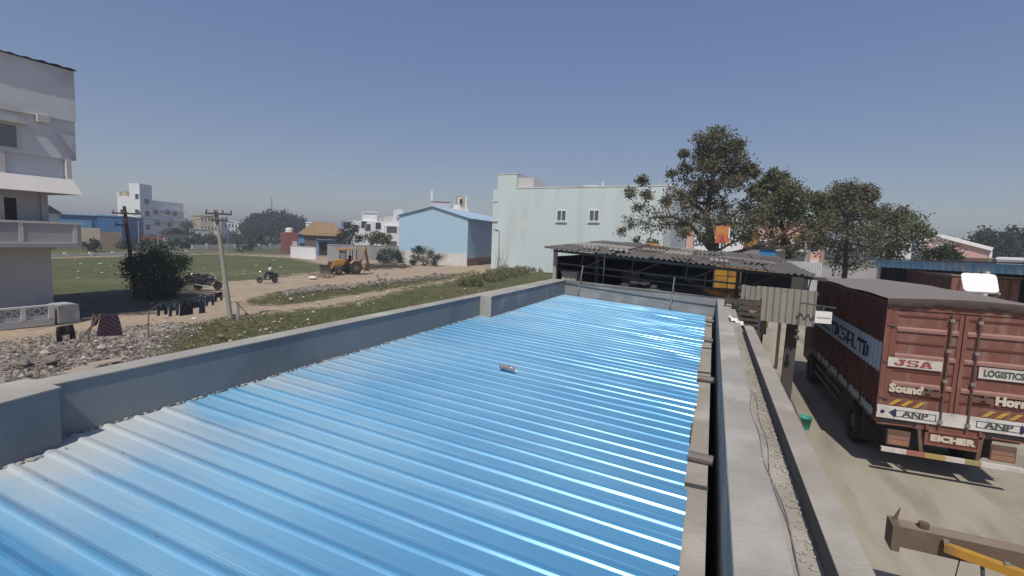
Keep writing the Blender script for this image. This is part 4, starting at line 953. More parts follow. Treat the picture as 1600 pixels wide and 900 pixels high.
# local: +x along shaded right face, -x... left face runs along +y
def apx(px, y, along='x'):          # helper: local coordinate of a sight line on either face
    d = ray(px, y); s_ = math.sin(AZ(221)+R(58)); c_ = math.cos(AZ(221)+R(58))
    if along == 'x': k = (c0.x*s_-c0.y*c_)/(d.x*s_-d.y*c_)
    else: k = (c0.x*c_+c0.y*s_)/(d.x*c_+d.y*s_)
    P_ = CAM+d*k; v = Vector((P_.x-c0.x, P_.y-c0.y)); 
    return (v.x*c_+v.y*s_ if along == 'x' else -v.x*s_+v.y*c_), P_.z
xR, _ = apx(287, 340); zR = apx(240, 313)[1]; yL, zL = apx(183, 306, 'y'); yT, zT = apx(201, 286, 'y'); xT, _ = apx(237, 290)
MB().box(0,0,0,xR,yL,zR).build('wall', WHITE, ap, False); MB().box(.003,.003,zR,xT,yT,zT).build('stair_tower', WHITE, ap, False)
MB().box(0,yT,zR,3,yL,zL).build('roof_parapet', WHITE, ap, False)
MB().tube([(2,yT+2.2,zL),(2,yT+2.2,zL+1.7)], .9, 12).build('water_tank', BEIGE, ap, False); MB().tube([(2,yT+4.2,zL),(2,yT+4.2,zL+1.4)], .7, 12).build('water_tank', WHITE_D, ap, False)
for px in (191, 208, 214):       # windows on the bright face
    for py in (331, 350, 368) + ((307,) if px > 200 else ()):
        if px == 208: continue
        yv, zv = apx(px, py, 'y'); o = window(ap, 0, zv, 1.0, 1.5, WHITE, GLASS); o.rotation_euler = (0,0,R(-90)); o.location = (0, yv, zv)
for px, py in ((229,315),(230,334),(231,355),(243,331),(262,331),(273,333),(246,348),(265,350)):
    xv, zv = apx(px, py); window(ap, xv, zv, 2.2, 1.6, WHITE_D, GLASS)
for py in (328, 346):
    xa_, zv = apx(241, py); xb_, _ = apx(285, py); MB().box(xa_,-1.2,zv-.15,xb_,-.001,zv+.1).build('balcony_hood', WHITE, ap, False)
    MB().box(xa_+8,-1.2,zv-3.2,xb_,-1.05,zv-2.1).build('balcony_parapet', WHITE, ap, False)
# brick compound by the block
o, w_, h = bframe('brick_wall', 'low red brick wall in front of the white apartment block', 'wall', 222, 264, 369, 138, R(10), .4, BRICK)
o, w_, h = bframe('hut', 'small dark roofed hut right of the red brick wall', 'hut', 262, 288, 365, 135, R(15), 5, PLASTER)
MB().hull([(-w_/2-.6,h),(w_/2+.6,h),(0,h+1.3)], 'y', -.5, 5.5).build('roof', DARK, o, False); window(o, 0, h*.55, 1.0, 1.2, WHITE, GLASS)
# blue sheds far left
o, w_, h = bframe('blue_warehouse', 'long dark blue warehouse left of the white apartment block', 'warehouse', 152, 190, 338, 150, R(-12), 25, FARBLUE)
MB().box(-w_/2-.2,-.2,h,w_/2+.2,25.2,h+.25).build('roof_edge', TEAL, o, False)
o, w_, h = bframe('blue_warehouse', 'blue warehouse with a pale teal front behind the grey building', 'warehouse', 90, 156, 336, 158, R(5), 20, FARBLUE)
MB().box(-w_/2,-.3,h-3.6,w_*.3,-.01,h-1.2).build('teal_awning', TEAL, o, False); MB().box(-w_/2-.3,-.4,h,w_/2+.3,20,h+.3).build('roof_edge', SHEDBLUE2, o, False)
o, w_, h = bframe('grey_house', 'small grey house at the far left behind the balcony', 'house', 60, 93, 333, 140, R(20), 8, WHITE_D)
MB().hull([(-w_/2-.5,h),(w_/2+.5,h),(0,h+1.6)], 'y', -.3, 8.3).build('roof', DARK, o, False); window(o, w_*.2, h*.6, 1.3, 1.3)
o, w_, h = bframe('yard_wall', 'yellowish compound wall under the blue warehouse', 'wall', 126, 156, 356, 125, R(4), .4, BEIGE)
o, w_, h = bframe('yard_wall', 'brown compound wall between blue warehouse and white apartment block', 'wall', 156, 190, 362, 132, R(-6), .4, M('brown_wall', (.24,.18,.14), (.18,.14,.11), .6, .9))
# mid left far houses
def house(label, px0, px1, yt, rg, mat, nwin=3, nfl=2, turn=0, depth=9, roofpar=True, wmat=WHITE):
    o, w_, h = bframe('house', label, 'house', px0, px1, yt, rg, turn, depth, mat)
    if roofpar: MB().box(-w_/2-.15,-.15,h-.35,w_/2+.15,depth+.1,h-.1).build('cornice', mat, o, False)
    for f in range(nfl):
        for k in range(nwin):
            window(o, -w_/2+w_*(k+.5)/nwin, h*(f+.55)/nfl, min(1.5, w_/nwin*.45), 1.3, wmat, GLASS)
    return o, w_, h
house('beige three storey house right of the apartment block', 313, 334, 336, 200, BEIGE, 4, 3, R(15))
house('cream house with dark windows beside the beige one', 334, 345, 339, 215, WHITE_D, 2, 3, R(-10))
house('white house with balconies behind the big utility pole', 345, 366, 345, 220, WHITE, 4, 2, R(12))
house('low white house left of the dark banyan trees', 366, 382, 347, 240, WHITE, 3, 2, R(-8))
house('grey hut in the trees left of the big pole', 308, 325, 357, 170, PLASTER, 2, 1, R(5))
house('tiny white house just left of the beige one', 296, 305, 357, 230, WHITE, 2, 1, 0)
house('white house behind the thatched roof', 478, 500, 347, 150, WHITE, 2, 2, R(-12))
# low long boundary wall and lane
def longwall(name, label, pts, rg0, rg1, h, mat, thick=.25):
    a = A(pts[0], 390, rg0); c = A(pts[1], 390, rg1); o = thing(name, label, 'wall', (a.x, a.y, 0))
    MB().bar((a.x,a.y,h/2),(c.x,c.y,h/2), thick, h).build('wall', mat, o); return o, a, c
for (x0,y0,x1,y1,h,lab) in ((60,402.5,315,395.5,.35,'low white kerb wall along the far edge of the green field'),(300,389,455,388,.9,'long pale boundary wall left of the red house')):
    a = G(x0,y0); c = G(x1,y1); o = thing('boundary_wall', lab, 'wall', (a.x,a.y,0)); MB().bar((a.x,a.y,h/2),(c.x,c.y,h/2), .3, h).build('wall', WHITE_D, o)
    for k in range(1, 8): q = a+(c-a)*k/8; MB().box(q.x-.2,q.y-.2,0,q.x+.2,q.y+.2,h+.25).build('pier', WHITE_D, o)
# red and blue houses
o, w_, h = bframe('red_house', 'red brick flat roofed house with a white roof tank', 'house', 447, 466, 363, 118, R(10), 7, BRICK)
MB().tube([(-w_*.1,2,h),(-w_*.1,2,h+.8),(-w_*.1,2,h+1.0)], [.8,.8,.3], 12).build('water_tank', WPLAST, o, False); window(o, w_*.2, h*.35, .8, 1.8, WHITE, WHITE_D)
o, w_, h = bframe('blue_house', 'bright blue flat roofed house beside the red brick one', 'house', 466, 497, 365, 117, R(-4), 8, BLUEH)
for k in (-.3,.15): window(o, w_*k, h*.35, 1.1, 1.3, BLUEH, GLASS)
MB().box(-w_/2-.2,-.5,h-.2,w_/2+.1,8,h).build('roof_slab', BLUEH, o, False)
o, w_, h = bframe('blue_annex', 'low blue annex under the thatched barn', 'house', 495, 540, 375, 108, R(0), 4, BLUEH)
MB().box(-w_*.42,-.05,0,-w_*.1,0.0-.001,h*.85).build('doorway', DARK, o, False); MB().box(-w_*.5,-1.3,h,w_*.55,.5,h+.12).build('tin_roof', STEELG, o, False); MB().box(w_*.1,-.05,h*.4,w_*.35,-.001,h*.75).build('window', DARK, o, False)
o, w_, h = bframe('thatched_barn', 'barn with a steep orange-brown thatched roof', 'barn', 496, 536, 365, 112, R(24), 9, M('barn_wall', (.16,.12,.10), (.12,.09,.08), 1, .9))
zt_ = A(515,347,112).z
MB().add([(-w_/2-.6,-.8,h-.5),(w_/2+.6,-.8,h-.5),(w_/2-.4,4.5,zt_),(-w_/2+1.0,4.5,zt_),(-w_/2-.6,9.8,h-.5),(w_/2+.6,9.8,h-.5)], [(0,1,2,3),(3,2,5,4),(1,5,2),(4,0,3)]).build('thatch_roof', THATCH, o, False)
a = G(455,402.5); c = G(494,405.5); o = thing('white_wall', 'short bright white compound wall below the red and blue houses', 'wall', (a.x,a.y,0)); zt_ = A(475,385,math.hypot(a.x,a.y)).z
MB().bar((a.x,a.y,zt_/2),(c.x,c.y,zt_/2), .25, zt_).build('wall', WHITE, o); MB().bar((a.x,a.y,zt_+.04),(c.x,c.y,zt_+.04), .35, .08).build('coping', WHITE_D, o)
a = G(512,407); c = G(632,407); o = thing('grey_wall', 'long whitewashed grey compound wall behind the digger', 'wall', (a.x,a.y,0)); zt_ = A(600,384,math.hypot(c.x,c.y)).z
MB().bar((a.x,a.y,zt_/2),(c.x,c.y,zt_/2), .25, zt_).build('wall', M('grey_whitewash', (.44,.44,.43), (.36,.36,.35), .6, .9, c3=(.30,.29,.28), sc3=.4), o); MB().bar((a.x,a.y,zt_+.04),(c.x,c.y,zt_+.04), .35, .08).build('coping', PLAST_L, o)
# white multi storey house
RG = 112
o, w_, h = bframe('white_villa', 'white stepped villa with balconies left of the blue shed', 'building', 550, 634, 346, RG, R(8), 12, WHITE)
def lx(px): return (px-592)/84*w_
def lz(py): return A(592, py, RG).z
MB().box(lx(572),1,h,lx(590),8,lz(333)).build('stair_head', WHITE, o, False); MB().box(lx(571),.8,lz(333),lx(591),8.2,lz(331)).build('roof_slab', WHITE, o, False)
MB().box(lx(602),1.5,h,lx(626),9,lz(337)).build('upper_room', WHITE_D, o, False); MB().box(lx(621),1,lz(337),lx(631),5,lz(325)).build('water_tank', WHITE, o, False)
MB().box(lx(600),-1.2,0,lx(630),-.001,lz(352)).build('front_bay', WHITE, o, False)
for (xa_, xb_, ya_, yb_) in ((603,619,353,363),(603,619,376,383),(622,628,353,363)):
    MB().box(lx(xa_),-1.24,lz(yb_),lx(xb_),-1.201,lz(ya_)).build('window', M('shade_glass', (.12,.11,.10), (.08,.075,.07), 2, .5), o, False)
for px, py in ((557,358),(575,356),(591,353),(569,352),(594,375)): window(o, lx(px), lz(py), 1.1, 1.4, WHITE_D, GLASS)
# building behind blue shed
o, w_, h = bframe('lavender_house', 'pale lavender house top above the blue shed ridge', 'house', 673, 703, 316, 120, R(0), 8, M('lavender_wall', (.60,.58,.68), (.54,.52,.62), .5, .9))
MB().box(-w_/2,0,h,-w_/2+.5,.5,h+2.6).build('roof_pillar', WHITE, o, False); MB().box(-w_/2,-.1,h,w_/2,8,h+.15).build('roof_slab', BRICK, o, False)
o, w_, h = bframe('stair_house', 'cream and white stair tower behind the blue shed roof', 'building', 703, 733, 326, 121, R(6), 8, WHITE)
zt2 = A(718, 306, 121).z; MB().box(-w_*.05,.5,h,w_*.33,6,zt2).build('tower', BEIGE, o, False); MB().box(-w_*.1,.4,h,w_*.05,.49,zt2-.4).build('white_frame', WHITE, o, False); window(o, w_*.08, (h+zt2)/2+.2, .8, 1.3, WHITE, GLASS, y=.4)
MB().box(w_*.30,.3,h,w_*.38,.49,zt2).build('white_post', WHITE, o, False); MB().box(-w_*.3,.5,h,-w_*.1,4,h+1.0).build('stair_step', WHITE, o, False)

# ------------------------------------------------------------------ pale blue gabled shed
g1 = G(729,416); g0 = g1+Vector((-12.3,-1.3,0)); fd = (g1-g0); fw_ = fd.length; fa_ = math.atan2(fd.y, fd.x)
bs = thing('blue_shed', 'pale blue gabled metal shed on a white plinth', 'shed', (g0.x, g0.y, 0), fa_)
EH = 8.0; RH = A(678, 323, (g0+g1).length/2).z; PL = A(680, 394, (g0+g1).length/2).z; DP = 26
N = 40
for k in range(N):
    u0, u1 = fw_*k/N, fw_*(k+1)/N; zt = lambda u: EH+(RH-EH)*(1-abs(u/fw_*2-1))
    MB().add([(u0,.0,PL),(u1-.05,.0,PL),(u1-.05,.0,zt(u1)),(u0,0,zt(u0)),(u1,.035,PL),(u1,.035,zt(u1))], [(0,1,2,3),(1,4,5,2)]).build('front_sheet', SHEDBLUE, bs, False)
MB().hull([(0,0),(fw_,0),(fw_,EH-.05),(fw_/2,RH-.1),(0,EH-.05)], 'y', .05, DP).build('shell', SHEDBLUE, bs, False)
MB().box(-.06,-.08,0,fw_+.06,.0,PL).build('plinth', WHITE_D, bs, False)
MB().box(fw_,.0,0,fw_+.08,DP,PL-.8).build('side_plinth', M('bare_brick_plinth', (.26,.17,.13), (.20,.14,.11), 1.5, .9), bs, False)
for k in range(60):
    y_ = .1+k*(DP-.2)/60; MB().box(fw_,y_,PL-.8,fw_+.05,y_+(DP-.2)/60*.6,EH-.05).build('side_sheet', SHEDBLUE, bs, False)
for s_ in (0, 1):
    x0_, x1_ = ((-.35, fw_/2) if s_ == 0 else (fw_/2, fw_+.9)); za, zb = ((EH-.1, RH+.06) if s_ == 0 else (RH+.06, EH-.42))
    MB().add([(x0_,-.35,za),(x1_,-.35,zb),(x1_,DP+.3,zb),(x0_,DP+.3,za),(x0_,-.35,za+.12),(x1_,-.35,zb+.12),(x1_,DP+.3,zb+.12),(x0_,DP+.3,za+.12)],
             [(0,3,2,1),(4,5,6,7),(0,1,5,4),(1,2,6,5),(2,3,7,6),(3,0,4,7)]).build('roof_slope', SHEDBLUE2, bs, False)

# ------------------------------------------------------------------ mint green factory block
m0 = G(767,420); GH = 12.1
dR = ray(1045,292); kk = None
m1 = G(985,291.5,GH); md = Vector((m1.x-m0.x, m1.y-m0.y, 0)); md.normalize()
# right end where the sight line 1047 meets the facade
dd = ray(1047,380); s_ = (m0.x*md.y-m0.y*md.x)/(dd.x*md.y-dd.y*md.x); m2 = Vector((dd.x*s_, dd.y*s_, 0)); MW = (m2-Vector((m0.x,m0.y,0))).length
mang = math.atan2(md.y, md.x)
mb = thing('mint_factory', 'large pale mint plastered factory block with two small windows', 'building', (m0.x, m0.y, 0), mang)
def mloc(px, py):
    d = ray(px, py); k = (m0.x*md.y-m0.y*md.x)/(d.x*md.y-d.y*md.x); P_ = CAM+d*k
    return (Vector((P_.x-m0.x, P_.y-m0.y, 0))).dot(md), P_.z
MB().box(0,0,0,MW,24,GH).build('wall', MINT, mb, False)
tx0, tz0 = mloc(778,273); tx1, _ = mloc(808,273)
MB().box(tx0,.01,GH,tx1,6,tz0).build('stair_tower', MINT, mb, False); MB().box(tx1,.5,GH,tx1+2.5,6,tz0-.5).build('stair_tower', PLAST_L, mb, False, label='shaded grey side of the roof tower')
MB().box(tx0-.05,-.05,tz0,tx1+.05,6.05,tz0+.15).build('tower_coping', PLAST_L, mb, False)
MB().box(tx1+.02,-.06,GH,MW+.1,.3,GH+.14).build('coping', WHITE_D, mb, False); MB().box(-.1,-.06,GH,tx0-.05,.3,GH+.12).build('coping', WHITE_D, mb, False)
MB().box(MW-.9,-.12,0,MW+.02,-.001,GH).build('pilaster', M('grey_pilaster', (.36,.38,.38), (.30,.32,.32), .5, .9), mb, False)
for px in (877.5, 928.5):
    xv, zv = mloc(px, 337); window(mb, xv, zv, 1.25, 1.35, WHITE, M('window_slate', (.07,.10,.11), (.10,.13,.14), 2, .3), split=2, fw=.10, d=.08)
    MB().box(xv-.85,-.22,zv-.95,xv+.85,0-.001,zv-.86).build('sill', WHITE, mb, False)
xv, zv = mloc(816, 351); MB().box(xv-.9,-.012,zv-.7,xv+.9,-.001,zv+.7).build('pale_patch', M('mint_patch', (.56,.63,.61), (.53,.60,.58), 1, .9), mb, False)
xv, zv = mloc(770, 345); MB().box(-.05,-.2,zv-.1,.9,-.001,zv+.05).build('ledge', MINT, mb, False); xv, zv = mloc(770, 314); MB().box(-.05,-.1,zv-.1,.9,-.001,zv).build('ledge', MINT, mb, False)
xv, zv = mloc(925, 292); MB().box(xv-1.6,1,GH,xv+.6,3,GH+.35).build('roof_vent', WHITE, mb, False); MB().tube([(xv+1.2,1,GH),(xv+1.2,1,GH+.9)], .1,6).build('vent_pipe', WHITE, mb, False)

# ------------------------------------------------------------------ buildings behind the trees on the right
o, w_, h = bframe('peach_building', 'peach coloured building behind the second tree', 'building', 1180, 1284, 345, 75, R(-6), 10, PEACH)
for k in range(5): window(o, -w_/2+w_*(k+.5)/5, h*.6, 1.2, 1.2, WHITE, GLASS)
MB().box(-w_/2,-.4,h*.35,w_/2,-.001,h*.40).build('ledge', WHITE_D, o, False)
o, w_, h = bframe('peach_building', 'peach wall fragment left of the big tree trunk', 'building', 1052, 1085, 346, 80, R(4), 8, PEACH)
window(o, 0, h*.6, 1.2, 1.2, WHITE, GLASS)
o, w_, h = bframe('white_shop', 'white wall with rough black lettering behind the big tree trunk', 'building', 1085, 1165, 368, 66, R(0), 6, WHITE)
for s2, xx, zz in (('GARA', -w_*.36, h*.82), ('GEWK', -w_*.34, h*.52)):
    put_text(s2[:4], .9, NAVY, (xx, -.02, zz), (1,0,0), (0,0,1), o, .03, .8, world=False)
o, w_, h = bframe('blue_kiosk', 'bright blue low building under the long tree limb', 'building', 1160, 1216, 387, 58, R(-4), 6, M('kiosk_blue', (.02,.20,.50), (.03,.24,.55), .8, .6))
MB().box(-w_/2,-.1,0,w_/2,-.001,h*.66).build('white_base', WHITE, o, False); MB().box(-w_/2,-.3,h,w_/2+.3,6,h+.15).build('roof_slab', WHITE, o, False)
o, w_, h = bframe('shutter_shop', 'grey shop with a rolling shutter right of the blue building', 'building', 1213, 1262, 389, 56, R(-4), 6, PLASTER)
for k in range(10): MB().box(-w_*.4,-.06,.3+k*.28,w_*.3,-.001,.3+k*.28+.24).build('shutter_slat', STEELG, o, False)
MB().box(-w_/2,-.8,h-.25,w_/2,0-.001,h-.1).build('awning', WHITE_D, o, False)
q = A(1173,376,55); t = thing('yellow_tank', 'small yellow water tank on the roof behind the tree limb', 'tank', (q.x,q.y,4.4))
MB().tube([(0,0,0),(0,0,.05),(0,0,1.5),(0,0,1.8),(0,0,1.95)], [.5,.6,.6,.35,.2], 14).build('tank_body', JYEL, t, False, smooth=True); MB().box(-.8,-.8,-.4,.8,.8,0).build('stand', STEELG, t, False)
MB().box(-.6,-.6,-4.4,.6,.6,-.4).build('tank_room', WHITE_D, t, False)
o, w_, h = bframe('back_wall', 'grey compound wall with dark gaps behind the right trees', 'wall', 1262, 1420, 418, 50, R(0), .3, PLASTER)
# picket fence
a = A(1212,410,40); c = A(1282,418,37); t = thing('picket_fence', 'white picket fence behind the grey shed roof', 'fence', (a.x,a.y,0)); L_ = (Vector((c.x,c.y,0))-Vector((a.x,a.y,0)))
pk = MB().box(-.05,-.02,0,.05,.02,3.8).mesh('picket', WHITE)
n_ = 24
for k in range(n_):
    q = Vector((a.x,a.y,0))+L_*k/(n_-1); o = link('picket', pk, t, True); o.matrix_basis = Matrix.Translation(q)@Matrix.Rotation(math.atan2(L_.y,L_.x),4,'Z')
for z_ in (3.45, 2.9): MB().bar((a.x,a.y+.05,z_),(c.x,c.y+.05,z_), .05,.08).build('rail', WHITE, t)
# orange sign
q = A(1129,366,29.5); t = thing('orange_sign', 'worn orange and red signboard fixed by the big tree', 'sign', (q.x,q.y,0), AZ(1129))
zt_, zb_ = A(1129,353,29.5).z, A(1129,380,29.5).z
MB().box(-.36,-.02,zb_,.36,.02,zt_).build('board', M('sign_orange', (.55,.17,.06), (.40,.08,.05), 3, .7, c3=(.60,.32,.10), sc3=2), t, False)
MB().box(.30,-.03,zb_+.3,.37,-.021,zt_-.1).build('white_edge', WHITE, t, False); MB().tube([(0,.05,0),(0,.05,zb_+.5)], .05, 8).build('post', STEEL, t, False)
put_text('OK', .55, YEL, (-.03,-.023,(zb_+zt_)/2+.2), (1,0,0), (0,0,1), t, .01, .7, world=False); put_text('&', .5, SIGNR, (.03,-.023,(zb_+zt_)/2-.3), (1,0,0), (0,0,1), t, .01, 1, world=False)
# peach gabled shed with lettering
RG = 70; zE = A(1548,392,RG).z
o, w_, h = bframe('peach_shed', 'peach gabled shed with white roof trim and faded white lettering', 'shed', 1440, 1547, 391, RG, R(-2), 14, PEACH2, base=False)
def qx(px): return (px-1493.5)/107*w_
def qz(px, py): return A(px, py, RG).z
prf = [(qx(1437),0),(qx(1547),0),(qx(1547),qz(1547,389)),(qx(1467),qz(1467,369)),(qx(1437),qz(1437,375))]
MB().hull(prf, 'y', 0, 14).build('gable_wall', PEACH2, o, False)
for (xa_, ya_, xb_, yb_) in ((1432,375,1467,368.5),(1467,368.5,1549,389.5)):
    MB().bar((qx(xa_),-.15,qz(xa_,ya_)),(qx(xb_),-.15,qz(xb_,yb_)), .3, .35).build('roof_trim', WPANEL, o, False)
    za, zb = qz(xa_,ya_), qz(xb_,yb_)
    MB().add([(qx(xa_),-.2,za+.1),(qx(xb_),-.2,zb+.1),(qx(xb_),14.3,zb+.1),(qx(xa_),14.3,za+.1)], [(0,1,2,3)]).build('roof_sheet', STEELG, o, False)
MB().tube([(qx(1488),-.05,0),(qx(1488),-.05,qz(1488,376))], .06, 6).build('downpipe', RUST, o, False)
MB().box(qx(1480),-2.2,qz(1500,401)-.1,qx(1552),-.001,qz(1500,401)+.0).build('lean_roof', ASB_L, o, False); MB().box(qx(1545),-.1,0,qx(1549),-.001,h).build('corner_band', WHITE, o, False)
put_text('KSPV', 1.3, WHITE, (qx(1468),-.03,qz(1468,379)), (1,0,0), (0,0,1), o, .04, .95, world=False)
house('far white house in the right trees', 1558, 1600, 402, 95, WHITE, 2, 1, 0)
house('white flat roofed house seen between the trees left of the peach shed', 1385, 1430, 340, 110, WHITE, 3, 3, 0)
house('small white house right of the peach gable in the distance', 1508, 1526, 373, 230, WHITE, 2, 2, 0)

# ------------------------------------------------------------------ utility poles
def pole(label, base_px, top_px, mat, r0, r1, arms, grp='utility poles'):
    b0_ = G(*base_px); rg_ = math.hypot(b0_.x, b0_.y); tp_ = A(top_px[0], top_px[1], rg_)
    o = thing('utility_pole', label, 'pole', b0_, group=grp)
    MB().tube([b0_, tp_], [r0, r1], 8).build('shaft', mat, o)
    rt = Vector((math.cos(AZ(base_px[0])), math.sin(AZ(base_px[0])), 0))
    for (py, x0, x1, ins) in arms:
        c_ = A(top_px[0]+(base_px[0]-top_px[0])*(py-top_px[1])/(base_px[1]-top_px[1]), py, rg_-r0)
        k_ = rg_/FPX*1.28 if False else rg_/850
        a_ = c_+rt*(x0*k_); e_ = c_+rt*(x1*k_)
        am = MB().bar(a_, e_, .09, .09).build('crossarm', mat if mat == DARK_POLE else STEEL, o)
        for f in ins:
            q_ = a_+(e_-a_)*f; MB().tube([q_, q_+Vector((0,0,.08)), q_+Vector((0,0,.10)), q_+Vector((0,0,.2))], [.02,.02,.05,.03], 8).build('insulator', HUBM, am)
    return o, tp_
_, tA = pole('pale leaning concrete utility pole with two crossarms by the washing line', (360,497), (337,328), CONC_POLE, .13, .085, ((334,-14,20,(.05,.35,.65,.97)),(344,-8,14,(.1,.9)),))
_, tB = pole('dark leaning utility pole beside the dark bush', (212,466), (194,322), DARK_POLE, .13, .09, ((333.5,-14,17,(.05,.95)),(352,-12,2,(.1,))))
for lab, bx, tx in (('thin pale post right of the dark tree far off', (247,393), (247,368)), ('slim bare pole beside the white apartment block', (217,378), (216,345)), ('slim pole in front of the thatched barn', (545,398), (545,353)), ('slim pole in front of the villa', (575,392), (575,356)), ('thin white post on the field edge', (354,393), (354,377))):
    b0_ = G(*bx) if bx[1] > 385 else A(bx[0], bx[1], 120); b0_.z = 0; rg_ = math.hypot(b0_.x, b0_.y)
    tag(MB().tube([b0_, A(tx[0], tx[1], rg_)], [.09,.07], 6).build('pole', CONC_POLE), lab, 'pole')
q = A(426,332,420); q2 = A(424,308,420); t = thing('radio_mast', 'faint lattice radio mast above the dark banyan trees', 'mast', (q.x,q.y,0))
for sx in (-.6,.6): MB().tube([(q.x+sx,q.y,0),(q2.x+sx*.2,q2.y,q2.z)], .15, 4).build('mast_leg', STEELG, t)
for k in range(12): z_ = 3+k*2.4; MB().bar((q.x-.5,q.y,z_),(q.x+.5,q.y,z_+2), .08,.08).build('brace', STEELG, t)
# wires
def wire(a, c, sag, label):
    pts = [a+(c-a)*i/14+Vector((0,0,-sag*4*(i/14)*(1-i/14))) for i in range(15)]
    tag(MB().tube(pts, .012, 4, False).build('wire', STEEL), label, 'wire')
wire(tA+Vector((0,0,-.25)), tB+Vector((0,0,-.3)), .5, 'thin wire between the pale pole and the dark pole')
gy = G(400,503); tag(MB().tube([G(366,470,1.2), (gy.x,gy.y,0)], .018, 5).build('guy_wire', STEELG), 'guy wire slanting down from the pale utility pole to the grass', 'wire')
q = G(372,500); tag(MB().tube([q, q+Vector((.0,0,.95))], .07, 6).build('stone_post', CONC_POLE), 'short square stone post right of the pale utility pole', 'post')
# street lamp with creeper on the mint building
q = G(779,426); t = thing('street_lamp', 'small street lamp tangled in bare creeper beside the mint factory', 'street lamp', q); rg_ = math.hypot(q.x,q.y)
lt = A(780,362,rg_); MB().tube([q, lt], [.09,.06], 6).build('post', STEELG, t); l2 = A(772,359,rg_); MB().bar(lt, l2, .1,.1).build('lamp_arm', STEELG, t); MB().bar(l2, A(778,360,rg_-.3), .28,.12).build('lamp_head', STEEL, t)
r2 = random.Random(8)
b = MB()
for k in range(14):
    p_ = q+Vector((r2.uniform(-.3,.9), r2.uniform(-.6,.2), 0)); pts = [p_.copy()]
    for i in range(7): p_ = p_+Vector((r2.uniform(-.28,.30), r2.uniform(-.2,.2), r2.uniform(.2,.6))); pts.append(p_.copy())
    b.tube(pts, [.03,.03,.025,.02,.02,.015,.01,.008], 4, False)
b.build('creeper', WOOD, t, kind='stuff')

# ------------------------------------------------------------------ vegetation
def leaf_cloud(clumps, per, size, seed, spread=1.0, droop=0.0):
    r_ = np.random.default_rng(seed); C_ = []; 
    for (c, rad, dens) in clumps:
        nt_ = max(3, int(per*dens*.07)); nl = max(4, int(per*dens/nt_))
        d = r_.normal(size=(nt_,3)); d /= np.linalg.norm(d, axis=1)[:,None]; rr_ = rad*np.power(r_.random(nt_), .45)[:,None]
        tw = np.array(c)+d*rr_*np.array([1,1,.8])
        for k in range(nt_):
            C_.append(tw[k]+r_.normal(size=(nl,3))*rad*.25*spread)
    P_ = np.concatenate(C_); n = len(P_)
    a = r_.normal(size=(n,3)); a /= np.linalg.norm(a, axis=1)[:,None]; b_ = r_.normal(size=(n,3)); b_ -= (a*b_).sum(1)[:,None]*a; b_ /= np.linalg.norm(b_, axis=1)[:,None]
    s = size*r_.uniform(.45,1.5,(n,1)); V = np.stack([P_-a*s, P_-b_*s*.5, P_+a*s, P_+b_*s*.5], 1).reshape(-1,3)
    me = bpy.data.meshes.new('crown'); me.vertices.add(n*4); me.vertices.foreach_set('co', V.ravel())
    me.loops.add(n*4); me.polygons.add(n); me.loops.foreach_set('vertex_index', np.arange(n*4)); me.polygons.foreach_set('loop_start', np.arange(0,n*4,4))
    me.update(); me.validate(); return me
